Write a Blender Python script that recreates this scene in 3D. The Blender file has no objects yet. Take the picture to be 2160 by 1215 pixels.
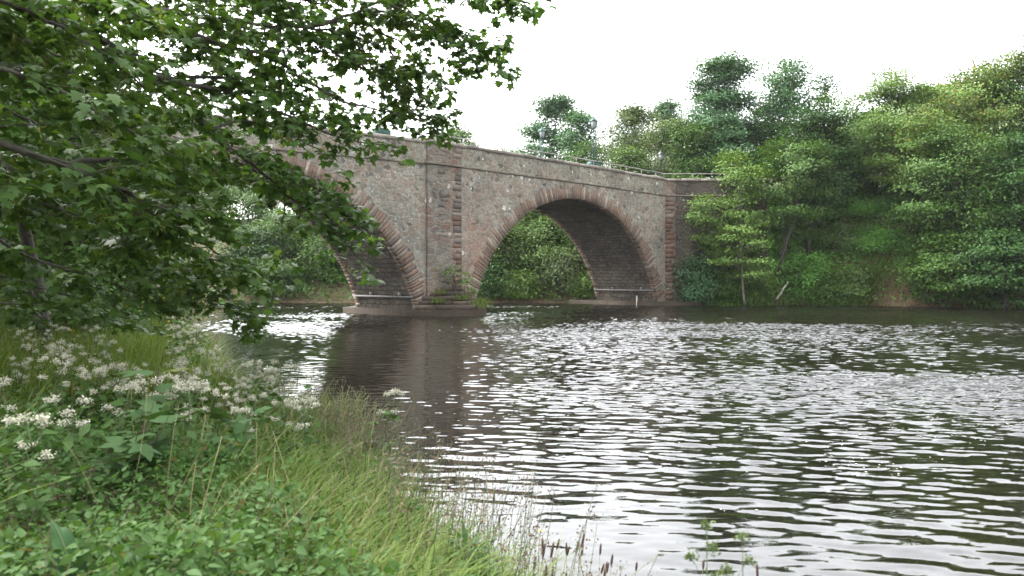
import bpy, math, random
import numpy as np
from mathutils import Vector

# ------------------------------------------------------------------ basics
scene = bpy.context.scene
COL = scene.collection
HAZE = 0.00015
F, CX, HY, CAMH = 1680.0, 1080.0, 586.0, 1.75      # focal length (px at 2160 wide), horizon row, eye height over the river


def P(px, py, d):
    return np.array([(px - CX) / F * d, d, CAMH + (HY - py) / F * d])


def unit(v):
    v = np.asarray(v, float)
    n = np.linalg.norm(v, axis=-1, keepdims=True)
    return v / np.maximum(n, 1e-9)


class MB:
    """collects vertices and faces, then links them as ONE mesh object"""

    def __init__(self):
        self.v, self.f, self.n, self.a = [], {}, 0, []

    def add(self, verts, *faces, st=None):
        verts = np.asarray(verts, np.float32).reshape(-1, 3)
        for fa in faces:
            fa = np.asarray(fa, np.int64)
            if fa.size == 0:
                continue
            self.f.setdefault(fa.shape[1], []).append(fa + self.n)
        self.v.append(verts)
        self.a.append(np.zeros((len(verts), 3), np.float32) if st is None else np.asarray(st, np.float32).reshape(-1, 3))
        self.n += len(verts)
        return self

    def box(self, x0, x1, y0, y1, z0, z1):
        v = [(x, y, z) for z in (z0, z1) for y in (y0, y1) for x in (x0, x1)]
        q = [(0, 2, 3, 1), (4, 5, 7, 6), (0, 1, 5, 4), (2, 6, 7, 3), (0, 4, 6, 2), (1, 3, 7, 5)]
        return self.add(v, q)

    def prism(self, poly, z0, z1, inset=0.0):
        p = np.asarray(poly, float)
        c = p.mean(0)
        top = c + (p - c) * (1 - inset)
        k = len(p)
        v = [(x, y, z0) for x, y in p] + [(x, y, z1) for x, y in top]
        q = [(i, (i + 1) % k, k + (i + 1) % k, k + i) for i in range(k)]
        return self.add(v, q, [list(range(k))[::-1]], [list(range(k, 2 * k))])

    def tube(self, pts, rad, sides=5):
        pts = np.asarray(pts, float)
        m = len(pts)
        rad = np.broadcast_to(np.asarray(rad, float), (m,))
        t = np.gradient(pts, axis=0)
        t = unit(t)
        ref = np.where(np.abs(t[:, 2:3]) > 0.9, np.array([[1.0, 0, 0]]), np.array([[0, 0, 1.0]]))
        a = unit(np.cross(t, ref))
        b = np.cross(t, a)
        an = np.arange(sides) * 2 * math.pi / sides
        ring = a[:, None, :] * np.cos(an)[None, :, None] + b[:, None, :] * np.sin(an)[None, :, None]
        v = (pts[:, None, :] + ring * rad[:, None, None]).reshape(-1, 3)
        i = np.arange(m - 1)[:, None] * sides
        j = np.arange(sides)[None, :]
        q = np.stack([i + j, i + (j + 1) % sides, i + sides + (j + 1) % sides, i + sides + j], -1).reshape(-1, 4)
        return self.add(v, q, [list(range(sides))[::-1]], [list(range((m - 1) * sides, m * sides))])

    def lathe(self, prof, sides=8, c=(0, 0), rot=0.0):
        m = len(prof)
        an = np.arange(sides) * 2 * math.pi / sides + rot
        v = [(c[0] + r * math.cos(a), c[1] + r * math.sin(a), z) for r, z in prof for a in an]
        q = [(i * sides + j, i * sides + (j + 1) % sides, (i + 1) * sides + (j + 1) % sides, (i + 1) * sides + j)
             for i in range(m - 1) for j in range(sides)]
        return self.add(v, q, [list(range(sides))[::-1]], [list(range((m - 1) * sides, m * sides))])

    def build(self, name, mat, parent=None, smooth=False, st=False):
        me = bpy.data.meshes.new(name)
        V = np.concatenate(self.v) if self.v else np.zeros((0, 3), np.float32)
        me.vertices.add(len(V))
        me.vertices.foreach_set('co', V.astype(np.float32).ravel())
        loops, starts, s = [], [], 0
        for k, lst in self.f.items():
            fa = np.concatenate(lst)
            loops.append(fa.ravel())
            starts.append(s + np.arange(len(fa)) * k)
            s += fa.size
        loops = np.concatenate(loops).astype(np.int32)
        starts = np.concatenate(starts).astype(np.int32)
        me.loops.add(len(loops))
        me.loops.foreach_set('vertex_index', loops)
        me.polygons.add(len(starts))
        me.polygons.foreach_set('loop_start', starts)
        if st:
            at = me.attributes.new('st', 'FLOAT_VECTOR', 'POINT')
            at.data.foreach_set('vector', np.concatenate(self.a).ravel())
        me.update(calc_edges=True)
        me.validate()
        if smooth:
            me.polygons.foreach_set('use_smooth', np.ones(len(me.polygons), bool))
        me.materials.append(mat)
        o = bpy.data.objects.new(name, me)
        COL.objects.link(o)
        if parent is not None:
            o.parent = parent
        return o


def empty(name, loc=(0, 0, 0), rz=0.0):
    o = bpy.data.objects.new(name, None)
    o.empty_display_size = 0.2
    o.location = tuple(float(c) for c in loc)
    o.rotation_euler = (0, 0, rz)
    COL.objects.link(o)
    return o


def tag(o, label=None, cat=None, group=None, kind=None):
    if label:
        o['label'] = label
    if cat:
        o['category'] = cat
    if group:
        o['group'] = group
    if kind:
        o['kind'] = kind
    return o


def copy_thing(root):
    r = root.copy()
    COL.objects.link(r)
    for ch in root.children:
        c = ch.copy()
        COL.objects.link(c)
        c.parent = r
        for g in ch.children:
            d = g.copy()
            COL.objects.link(d)
            d.parent = c
    return r


# ------------------------------------------------------------------ materials
class NT:
    def __init__(self, mat):
        self.t = mat.node_tree
        self.t.nodes.clear()

    def n(self, kind, **kw):
        nd = self.t.nodes.new(kind)
        for k, v in kw.items():
            if k == 'ins':
                for key, val in v.items():
                    sock = nd.inputs[key]
                    if isinstance(val, bpy.types.NodeSocket):
                        self.t.links.new(val, sock)
                    else:
                        sock.default_value = val
            else:
                setattr(nd, k, v)
        return nd

    def ramp(self, fac, stops, interp='LINEAR'):
        r = self.n('ShaderNodeValToRGB')
        r.color_ramp.interpolation = interp
        e = r.color_ramp.elements
        while len(e) < len(stops):
            e.new(0.5)
        for el, (p, c) in zip(e, stops):
            el.position = p
            el.color = (*c, 1.0) if len(c) == 3 else c
        self.t.links.new(fac, r.inputs[0])
        return r.outputs[0]

    def mix(self, f, a, b, mode='MIX'):
        m = self.n('ShaderNodeMix', data_type='RGBA', blend_type=mode)
        for i, v in ((0, f), (6, a), (7, b)):
            if isinstance(v, bpy.types.NodeSocket):
                self.t.links.new(v, m.inputs[i])
            else:
                m.inputs[i].default_value = v if i == 0 else ((*v, 1.0) if len(v) == 3 else v)
        return m.outputs[2]

    def math(self, op, a, b=0.0, c=0.0, clamp=False):
        m = self.n('ShaderNodeMath', operation=op, use_clamp=clamp)
        for i, v in enumerate((a, b, c)):
            if isinstance(v, bpy.types.NodeSocket):
                self.t.links.new(v, m.inputs[i])
            else:
                m.inputs[i].default_value = v
        return m.outputs[0]

    def noise(self, vec, scale, detail=4.0, rough=0.55, out='Fac', **kw):
        nd = self.n('ShaderNodeTexNoise', ins={'Scale': scale, 'Detail': detail, 'Roughness': rough, **kw})
        if vec is not None:
            self.t.links.new(vec, nd.inputs['Vector'])
        return nd.outputs[out]

    def out(self, shader):
        o = self.n('ShaderNodeOutputMaterial')
        self.t.links.new(shader, o.inputs['Surface'])


def new_mat(name):
    m = bpy.data.materials.new(name)
    m.use_nodes = True
    return m, NT(m)


def plain(name, col, rough=0.6, metal=0.0, var=0.25, scale=8.0):
    m, t = new_mat(name)
    co = t.n('ShaderNodeTexCoord').outputs['Object']
    f = t.noise(co, scale, 5.0)
    c = t.ramp(f, [(0.3, tuple(x * (1 - var) for x in col)), (0.7, tuple(min(1, x * (1 + var)) for x in col))])
    b = t.n('ShaderNodeBsdfPrincipled', ins={'Base Color': c, 'Roughness': rough, 'Metallic': metal})
    t.out(b.outputs[0])
    return m


def leaf_mat(name, dark, mid, light, odd=None, odd_at=0.93, trans=0.22, rough=0.5, back=None, spec=0.12, ytint=(1.4, 1.45, 0.6)):
    """leaf colour varies leaf by leaf; part of the light passes through the blade"""
    m, t = new_mat(name)
    geo = t.n('ShaderNodeNewGeometry')
    rnd = geo.outputs['Random Per Island']
    stops = [(0.0, dark), (0.45, mid), (0.88, light)]
    if odd:
        stops += [(odd_at, light), (min(0.999, odd_at + 0.02), odd)]
    c = t.ramp(rnd, stops)
    co = t.n('ShaderNodeTexCoord').outputs['Object']
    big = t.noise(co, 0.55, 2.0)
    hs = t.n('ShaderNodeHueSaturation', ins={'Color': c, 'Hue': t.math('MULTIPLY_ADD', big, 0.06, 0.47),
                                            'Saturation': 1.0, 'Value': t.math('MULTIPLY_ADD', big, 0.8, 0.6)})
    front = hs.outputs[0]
    bk = back if back else tuple(x * 1.5 for x in mid)
    col = t.mix(t.math('MULTIPLY', geo.outputs['Backfacing'], 0.6), front, bk)
    p = t.n('ShaderNodeBsdfPrincipled', ins={'Base Color': col, 'Roughness': rough, 'Specular IOR Level': spec})
    yel = t.mix(1.0, col, ytint, 'MULTIPLY')
    tr = t.n('ShaderNodeBsdfTranslucent', ins={'Color': yel})
    mx = t.n('ShaderNodeMixShader', ins={0: trans})
    t.t.links.new(p.outputs[0], mx.inputs[1])
    t.t.links.new(tr.outputs[0], mx.inputs[2])
    t.out(mx.outputs[0])
    return m


def bark_mat(name, a, b):
    m, t = new_mat(name)
    co = t.n('ShaderNodeTexCoord').outputs['Object']
    mp = t.n('ShaderNodeMapping', ins={'Vector': co, 'Scale': (9, 9, 2.2)})
    f = t.noise(mp.outputs[0], 2.5, 6.0, 0.65)
    c = t.ramp(f, [(0.3, a), (0.62, b), (0.8, tuple(min(1, x * 1.5) for x in b))])
    moss = t.noise(co, 1.7, 3.0)
    c = t.mix(t.math('MULTIPLY', t.ramp(moss, [(0.5, (0, 0, 0)), (0.68, (1, 1, 1))]), 0.5), c, (0.06, 0.075, 0.03))
    bp = t.n('ShaderNodeBump', ins={'Height': f, 'Strength': 0.7, 'Distance': 0.02})
    s = t.n('ShaderNodeBsdfPrincipled', ins={'Base Color': c, 'Roughness': 0.85, 'Normal': bp.outputs[0]})
    t.out(s.outputs[0])
    return m


def rubble_mat(name, sx=3.1, sy=4.3, tint=(0.93, 1.02, 1.02), red=0.0, dark=0.0, lichen=1.0, mortar=(0.345, 0.32, 0.28), redzone=False):
    """rubble masonry: rounded stones of mixed red, grey and buff in wide smeared mortar"""
    m, t = new_mat(name)
    st = t.n('ShaderNodeAttribute', attribute_name='st').outputs['Vector']
    wob = t.noise(st, 3.4, 5.0, 0.68, out='Color')
    wv = t.n('ShaderNodeVectorMath', operation='MULTIPLY_ADD', ins={0: wob, 1: (0.34, 0.30, 0.0), 2: st})
    mp = t.n('ShaderNodeMapping', ins={'Vector': wv.outputs[0], 'Scale': (sx, sy, 1.0)})
    vo = t.n('ShaderNodeTexVoronoi', voronoi_dimensions='2D', feature='F1', ins={'Vector': mp.outputs[0], 'Scale': 1.0, 'Randomness': 1.0})
    ve = t.n('ShaderNodeTexVoronoi', voronoi_dimensions='2D', feature='DISTANCE_TO_EDGE', ins={'Vector': mp.outputs[0], 'Scale': 1.0, 'Randomness': 1.0})
    rgb = t.n('ShaderNodeSeparateColor', ins={'Color': vo.outputs['Color']})
    g = lambda c: tuple(a * b for a, b in zip(c, tint))
    stone = t.ramp(rgb.outputs[0], [(0.0, g((0.11, 0.095, 0.085))), (0.2, g((0.21, 0.175, 0.15))), (0.4, g((0.25, 0.17, 0.135))),
                                    (0.55, g((0.25, 0.21, 0.18))), (0.7, g((0.3, 0.225, 0.18))), (0.85, g((0.2, 0.182, 0.168))), (1.0, g((0.38, 0.32, 0.265)))])
    fine = t.noise(st, 14.0, 6.0, 0.7)
    stone = t.mix(0.65, stone, t.ramp(fine, [(0.3, (0.55, 0.53, 0.51)), (0.7, (1.12, 1.1, 1.06))]), 'MULTIPLY')
    # mortar smeared over the stone edges, its width wandering
    wid = t.math('MULTIPLY_ADD', t.noise(st, 1.1, 4.0, 0.6), 0.7, -0.05)
    ed = t.math('DIVIDE', ve.outputs['Distance'], t.math('MAXIMUM', wid, 0.02))
    mort = t.math('SUBTRACT', 1.0, t.math('MULTIPLY', ed, t.math('MULTIPLY_ADD', rgb.outputs[1], 1.3, 0.25)), clamp=True)
    mort = t.ramp(mort, [(0.2, (0, 0, 0)), (0.5, (1, 1, 1))])
    mort = t.math('MULTIPLY', mort, t.ramp(t.noise(st, 5.0, 5.0, 0.65), [(0.35, (0.25, 0.25, 0.25)), (0.6, (1, 1, 1))]))
    mcol = t.mix(0.7, g(mortar), t.ramp(t.noise(st, 3.1, 5.0), [(0.3, (0.5, 0.5, 0.5)), (0.7, (1.1, 1.1, 1.1))]), 'MULTIPLY')
    col = t.mix(mort, stone, mcol)
    # deep joints, open here and there
    gap = t.ramp(t.noise(st, 4.2, 3.0, 0.6), [(0.53, (0, 0, 0)), (0.62, (1, 1, 1))])
    gp = t.math('MULTIPLY', t.ramp(ve.outputs['Distance'], [(0.0, (1, 1, 1)), (0.06, (0, 0, 0))]), gap)
    col = t.mix(t.math('MULTIPLY', gp, 0.85), col, (0.03, 0.025, 0.022))
    pit = t.ramp(t.noise(wv.outputs[0], 7.5, 4.0, 0.7), [(0.33, (1, 1, 1)), (0.4, (0, 0, 0))])
    col = t.mix(t.math('MULTIPLY', pit, 0.75), col, (0.06, 0.05, 0.043))
    # broad staining
    st1 = t.noise(st, 0.42, 5.0, 0.6)
    col = t.mix(0.85, col, t.ramp(st1, [(0.3, (0.62, 0.6, 0.58)), (0.55, (1.0, 0.97, 0.94)), (0.75, (1.15, 1.08, 1.0))]), 'MULTIPLY')
    rz = t.ramp(t.noise(st, 0.75, 5.0, 0.62, **{'Distortion': 0.6}), [(0.47, (0, 0, 0)), (0.62, (1, 1, 1))])
    if redzone:
        sep = t.n('ShaderNodeSeparateXYZ', ins={0: st})
        s_, z_ = sep.outputs[0], sep.outputs[1]
        a = t.math('SUBTRACT', 1.0, t.math('MULTIPLY', t.math('ABSOLUTE', t.math('SUBTRACT', s_, 0.9)), 0.5), clamp=True)
        b = t.math('MULTIPLY', t.math('SUBTRACT', 6.2, z_), 0.4, clamp=True)
        rz = t.math('MAXIMUM', t.math('MULTIPLY', rz, 0.35), t.math('MULTIPLY', t.math('MULTIPLY', a, b), t.ramp(t.noise(st, 1.3, 5.0), [(0.36, (0.2, 0.2, 0.2)), (0.56, (1, 1, 1))])))
        col = t.mix(t.math('MULTIPLY', rz, 0.5), col, t.mix(0.8, (0.34, 0.17, 0.115), t.ramp(fine, [(0.3, (0.5, 0.5, 0.5)), (0.7, (1.15, 1.15, 1.15))]), 'MULTIPLY'))
    elif red > 0:
        col = t.mix(t.math('MULTIPLY', rz, red), col, (0.36, 0.13, 0.075))
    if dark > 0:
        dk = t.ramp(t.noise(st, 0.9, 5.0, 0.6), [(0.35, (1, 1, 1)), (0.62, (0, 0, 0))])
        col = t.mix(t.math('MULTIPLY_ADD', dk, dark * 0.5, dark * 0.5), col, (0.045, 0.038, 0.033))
    if lichen > 0:
        lv = t.n('ShaderNodeTexVoronoi', voronoi_dimensions='2D', feature='F1', ins={'Vector': wv.outputs[0], 'Scale': 1.25, 'Randomness': 1.0})
        lr = t.n('ShaderNodeSeparateColor', ins={'Color': lv.outputs['Color']})
        big = t.math('MULTIPLY', t.ramp(lr.outputs[1], [(0.80, (0, 0, 0)), (0.81, (1, 1, 1))]), t.math('MULTIPLY_ADD', lr.outputs[2], 0.10, 0.05))
        sp = t.math('GREATER_THAN', big, lv.outputs['Distance'])
        lv2 = t.n('ShaderNodeTexVoronoi', voronoi_dimensions='2D', feature='F1', ins={'Vector': wv.outputs[0], 'Scale': 5.5, 'Randomness': 1.0})
        l2 = t.n('ShaderNodeSeparateColor', ins={'Color': lv2.outputs['Color']})
        sp2 = t.math('GREATER_THAN', t.math('MULTIPLY', t.ramp(l2.outputs[0], [(0.86, (0, 0, 0)), (0.87, (1, 1, 1))]), 0.17), lv2.outputs['Distance'])
        al = t.math('MULTIPLY', t.math('MAXIMUM', sp, t.math('MULTIPLY', sp2, 0.5)), lichen)
        col = t.mix(t.math('MULTIPLY', al, 0.8), col, (0.62, 0.6, 0.55))
    hgt = t.math('ADD', t.math('MULTIPLY', t.ramp(ve.outputs['Distance'], [(0.0, (0, 0, 0)), (0.16, (1, 1, 1))]), 0.7), t.math('MULTIPLY', fine, 0.6))
    bp = t.n('ShaderNodeBump', ins={'Height': hgt, 'Strength': 0.8, 'Distance': 0.05})
    s = t.n('ShaderNodeBsdfPrincipled', ins={'Base Color': col, 'Roughness': 0.92, 'Specular IOR Level': 0.2, 'Normal': bp.outputs[0]})
    t.out(s.outputs[0])
    return m


def coursed_mat(name, w=0.55, h=0.24):
    m, t = new_mat(name)
    st = t.n('ShaderNodeAttribute', attribute_name='st').outputs['Vector']
    wob = t.noise(st, 2.2, 5.0, 0.68, out='Color')
    wv = t.n('ShaderNodeVectorMath', operation='MULTIPLY_ADD', ins={0: wob, 1: (0.5, 0.34, 0.0), 2: st})
    br = t.n('ShaderNodeTexBrick', ins={'Vector': wv.outputs[0], 'Color1': (0.085, 0.075, 0.066, 1), 'Color2': (0.15, 0.128, 0.108, 1), 'Mortar': (0.03, 0.027, 0.025, 1),
                                        'Scale': 1.0, 'Mortar Size': 0.022, 'Mortar Smooth': 0.4, 'Brick Width': w, 'Row Height': h, 'Bias': -0.1})
    col = br.outputs[0]
    n1 = t.noise(st, 0.6, 6.0, 0.65)
    col = t.mix(0.9, col, t.ramp(n1, [(0.3, (0.35, 0.34, 0.33)), (0.55, (0.8, 0.8, 0.74)), (0.8, (1.5, 1.45, 1.3))]), 'MULTIPLY')
    n2 = t.noise(st, 9.0, 5.0, 0.7)
    col = t.mix(0.7, col, t.ramp(n2, [(0.3, (0.45, 0.45, 0.45)), (0.7, (1.25, 1.25, 1.25))]), 'MULTIPLY')
    lime = t.ramp(t.noise(st, 2.1, 6.0, 0.7), [(0.58, (0, 0, 0)), (0.72, (1, 1, 1))])
    col = t.mix(t.math('MULTIPLY', lime, 0.4), col, (0.36, 0.36, 0.31))
    bp = t.n('ShaderNodeBump', ins={'Height': t.math('ADD', t.math('SUBTRACT', 1.0, br.outputs['Fac']), n2), 'Strength': 0.8, 'Distance': 0.05})
    s = t.n('ShaderNodeBsdfPrincipled', ins={'Base Color': col, 'Roughness': 0.92, 'Specular IOR Level': 0.2, 'Normal': bp.outputs[0]})
    t.out(s.outputs[0])
    return m


def island_stone_mat(name, stops, scale=7.0):
    m, t = new_mat(name)
    geo = t.n('ShaderNodeNewGeometry')
    co = t.n('ShaderNodeTexCoord').outputs['Object']
    c = t.ramp(geo.outputs['Random Per Island'], stops)
    n1 = t.noise(co, scale, 6.0, 0.7)
    c = t.mix(0.75, c, t.ramp(n1, [(0.3, (0.45, 0.43, 0.42)), (0.7, (1.15, 1.13, 1.1))]), 'MULTIPLY')
    n2 = t.noise(co, 0.6, 4.0)
    c = t.mix(0.8, c, t.ramp(n2, [(0.35, (0.62, 0.6, 0.58)), (0.65, (1.1, 1.08, 1.05))]), 'MULTIPLY')
    wl = t.ramp(t.noise(co, 11.0, 4.0, 0.7), [(0.66, (0, 0, 0)), (0.72, (1, 1, 1))])
    c = t.mix(t.math('MULTIPLY', wl, 0.5), c, (0.55, 0.52, 0.46))
    bp = t.n('ShaderNodeBump', ins={'Height': n1, 'Strength': 0.6, 'Distance': 0.03})
    s = t.n('ShaderNodeBsdfPrincipled', ins={'Base Color': c, 'Roughness': 0.92, 'Specular IOR Level': 0.2, 'Normal': bp.outputs[0]})
    t.out(s.outputs[0])
    return m


MAT = {}
MAT['rubble'] = rubble_mat('bridge rubble', redzone=True)
MAT['parapet'] = rubble_mat('parapet rubble', sx=3.3, sy=4.6, tint=(0.90, 0.98, 0.95), lichen=1.0)
MAT['pilaster'] = rubble_mat('pilaster stone', sx=1.7, sy=3.4, tint=(0.70, 0.74, 0.74), red=0.08, dark=0.15, lichen=0.5)
MAT['pilaster_red'] = rubble_mat('red quoin stone', sx=1.9, sy=3.2, tint=(0.72, 0.7, 0.68), redzone=True, lichen=0.4)
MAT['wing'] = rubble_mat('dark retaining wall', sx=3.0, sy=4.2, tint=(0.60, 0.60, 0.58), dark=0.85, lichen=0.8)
MAT['soffit'] = coursed_mat('arch soffit')  # albedo lowered to carry some of the shade under the arches
MAT['ring'] = island_stone_mat('voussoirs', [(0.0, (0.13, 0.11, 0.095)), (0.25, (0.19, 0.13, 0.1)), (0.5, (0.215, 0.15, 0.115)), (0.75, (0.18, 0.15, 0.13)), (0.9, (0.28, 0.24, 0.2)), (1.0, (0.38, 0.34, 0.285))])
MAT['coping'] = island_stone_mat('coping stones', [(0.0, (0.2, 0.185, 0.165)), (0.5, (0.28, 0.26, 0.23)), (1.0, (0.37, 0.345, 0.31))], 5.0)
MAT['step'] = island_stone_mat('cutwater steps', [(0.0, (0.07, 0.06, 0.05)), (0.6, (0.11, 0.09, 0.075)), (1.0, (0.16, 0.13, 0.1))], 5.0)
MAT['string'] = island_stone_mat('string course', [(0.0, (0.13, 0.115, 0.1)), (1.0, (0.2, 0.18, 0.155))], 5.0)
MAT['quoin_grey'] = island_stone_mat('grey quoins', [(0.0, (0.095, 0.087, 0.08)), (0.4, (0.15, 0.135, 0.122)), (0.7, (0.195, 0.17, 0.15)), (1.0, (0.24, 0.21, 0.18))], 6.0)
MAT['quoin_red'] = island_stone_mat('red quoins', [(0.0, (0.13, 0.088, 0.068)), (0.5, (0.19, 0.122, 0.093)), (0.8, (0.18, 0.14, 0.115)), (1.0, (0.23, 0.19, 0.16))], 6.0)
MAT['concrete'] = island_stone_mat('footing concrete', [(0.0, (0.042, 0.034, 0.025)), (1.0, (0.06, 0.049, 0.036))], 2.5)
MAT['steel'] = plain('galvanised steel', (0.16, 0.155, 0.15), 0.6, 0.3)
MAT['rail'] = plain('weathered rail', (0.24, 0.22, 0.205), 0.7, 0.0)
MAT['lampgreen'] = plain('lamp green paint', (0.008, 0.055, 0.042), 0.65)
MAT['lampblack'] = plain('lamp black paint', (0.02, 0.021, 0.022), 0.4)
MAT['asphalt'] = plain('asphalt', (0.05, 0.05, 0.05), 0.9, 0.0, 0.3, 20)
MAT['whitewood'] = plain('bleached wood', (0.42, 0.385, 0.33), 0.8)
MAT['harl'] = plain('pink harling', (0.42, 0.3, 0.26), 0.95, 0.0, 0.2, 5)
MAT['slate'] = plain('slate', (0.13, 0.13, 0.14), 0.7)
MAT['bark'] = bark_mat('sycamore bark', (0.02, 0.017, 0.014), (0.052, 0.045, 0.036))
MAT['bark2'] = bark_mat('pale bark', (0.08, 0.072, 0.06), (0.2, 0.18, 0.15))
MAT['stem'] = plain('green stem', (0.06, 0.09, 0.03), 0.7)
MAT['redstem'] = plain('reddish stem', (0.055, 0.036, 0.018), 0.8)
MAT['drystem'] = plain('dry stem', (0.19, 0.17, 0.075), 0.8)
m, t = new_mat('lamp glass')
b = t.n('ShaderNodeBsdfPrincipled', ins={'Base Color': (0.34, 0.36, 0.36, 1), 'Roughness': 0.3, 'Transmission Weight': 0.5})
t.out(b.outputs[0])
MAT['glass'] = m
# foliage: dark, mid, light
LM = leaf_mat
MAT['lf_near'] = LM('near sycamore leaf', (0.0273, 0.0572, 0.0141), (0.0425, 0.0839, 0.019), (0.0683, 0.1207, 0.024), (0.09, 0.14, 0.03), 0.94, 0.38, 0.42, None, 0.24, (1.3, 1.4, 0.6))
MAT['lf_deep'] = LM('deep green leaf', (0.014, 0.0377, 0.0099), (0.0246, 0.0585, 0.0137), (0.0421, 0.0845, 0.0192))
MAT['lf_mid'] = LM('mid green leaf', (0.0264, 0.0583, 0.013), (0.044, 0.0894, 0.0177), (0.0748, 0.1242, 0.0265))
MAT['lf_pale'] = LM('pale green leaf', (0.0477, 0.0909, 0.0211), (0.0781, 0.1364, 0.0281), (0.1215, 0.1819, 0.0421))
MAT['lf_olive'] = LM('olive leaf', (0.0468, 0.0702, 0.0281), (0.0748, 0.1076, 0.042), (0.1216, 0.1496, 0.0608))
MAT['lf_amber'] = LM('amber tipped leaf', (0.0397, 0.078, 0.0161), (0.0744, 0.1285, 0.0235), (0.1289, 0.1561, 0.0331), (0.30, 0.175, 0.045), 0.62)
MAT['lf_blue'] = LM('blue green leaf', (0.0281, 0.0702, 0.0301), (0.0451, 0.1003, 0.0421), (0.0752, 0.1404, 0.0602))  # lightened, so part of the veil over distant trees is in the colour
MAT['lf_shrub'] = LM('shrub leaf', (0.0372, 0.0754, 0.02), (0.0699, 0.1198, 0.0304), (0.1211, 0.173, 0.0495))
MAT['lf_ivy'] = LM('bank creeper leaf', (0.0475, 0.1244, 0.0244), (0.0855, 0.2036, 0.0366), (0.1472, 0.2941, 0.0549))
MAT['lf_herb'] = LM('herb leaf', (0.0242, 0.054, 0.0137), (0.0422, 0.0857, 0.0219), (0.0694, 0.1173, 0.0366), (0.12, 0.09, 0.05), 0.96, 0.3)
MAT['lf_dock'] = LM('dock leaf', (0.0168, 0.0448, 0.014), (0.0224, 0.056, 0.0168), (0.0336, 0.0728, 0.0252))
MAT['lf_sap'] = LM('sapling leaf', (0.0307, 0.0644, 0.0224), (0.046, 0.0878, 0.0324), (0.0614, 0.1082, 0.0423), (0.2, 0.16, 0.04), 0.94)
MAT['grass'] = LM('grass blade', (0.0454, 0.0763, 0.0156), (0.0811, 0.1251, 0.0254), (0.1514, 0.1855, 0.0536), (0.19, 0.16, 0.08), 0.91, 0.35)
MAT['grass2'] = LM('hanging grass blade', (0.0641, 0.0992, 0.0243), (0.1154, 0.1701, 0.0425), (0.218, 0.241, 0.0851), (0.2, 0.14, 0.07), 0.85, 0.3)
MAT['seed'] = LM('brown seed heads', (0.075, 0.055, 0.04), (0.12, 0.088, 0.062), (0.18, 0.14, 0.1), None, 0.9, 0.2, ytint=(1.05, 1, 0.9))
MAT['key'] = LM('sycamore keys', (0.10, 0.12, 0.03), (0.15, 0.16, 0.045), (0.22, 0.21, 0.07), None, 0.9, 0.35)
MAT['white'] = LM('cream florets', (0.3457, 0.3427, 0.2534), (0.4802, 0.4713, 0.3753), (0.6147, 0.5998, 0.5067), None, 0.9, 0.3, 0.8, (0.66, 0.66, 0.56), ytint=(1, 1, 0.95))
MAT['yellow'] = LM('yellow petals', (0.65, 0.42, 0.01), (0.75, 0.52, 0.015), (0.8, 0.6, 0.03), None, 0.9, 0.25, 0.5, (0.6, 0.42, 0.02), ytint=(1, 1, 1))
MAT['plantain'] = plain('plantain head', (0.06, 0.035, 0.025), 0.9)

# ------------------------------------------------------------------ terrain
LEFT = np.array([(5, -6), (1.9, 0.5), (0.75, 2.6), (-0.05, 4.0), (-0.7, 5.5), (-1.3, 7.0), (-1.75, 8.2), (-2.25, 9.2), (-3.15, 9.7), (-3.7, 11), (-5.1, 14), (-7.2, 19), (-9.6, 23.5), (-12.3, 28.5), (-16, 34), (-20, 40), (-27, 46), (-45, 52), (-120, 62)], float)
FAR = np.array([(-120, 74), (-45, 62), (-25, 56), (-11, 55), (0, 55), (5, 54.6), (9.5, 52.0), (13, 51.2), (18, 51.0), (22.5, 49), (26.5, 45.8), (31, 41), (42, 32), (70, 16), (120, -6)], float)
WATER = np.concatenate([LEFT, FAR])


def seg_dist(x, y, line):
    best = np.full(x.shape, 1e9)
    for (ax, ay), (bx, by) in zip(line[:-1], line[1:]):
        dx, dy = bx - ax, by - ay
        tt = np.clip(((x - ax) * dx + (y - ay) * dy) / (dx * dx + dy * dy), 0, 1)
        best = np.minimum(best, np.hypot(x - ax - tt * dx, y - ay - tt * dy))
    return best


def inside(x, y, poly):
    r = np.zeros(x.shape, bool)
    n = len(poly)
    for i in range(n):
        (ax, ay), (bx, by) = poly[i], poly[(i + 1) % n]
        if ay == by:
            continue
        c = ((ay > y) != (by > y)) & (x < (bx - ax) * (y - ay) / (by - ay) + ax)
        r ^= c
    return r


def vnoise(x, y, s, seed=0):
    """smooth value noise"""
    x, y = x / s, y / s
    xi, yi = np.floor(x).astype(np.int64), np.floor(y).astype(np.int64)
    xf, yf = x - xi, y - yi
    xf, yf = xf * xf * (3 - 2 * xf), yf * yf * (3 - 2 * yf)

    def h(a, b):
        n = (a * 374761393 + b * 668265263 + seed * 982451653) & 0xFFFFFFFF
        n = ((n ^ (n >> 13)) * 1274126177) & 0xFFFFFFFF
        return ((n ^ (n >> 16)) & 0xFFFF) / 65535.0
    return (h(xi, yi) * (1 - xf) + h(xi + 1, yi) * xf) * (1 - yf) + (h(xi, yi + 1) * (1 - xf) + h(xi + 1, yi + 1) * xf) * yf


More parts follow.
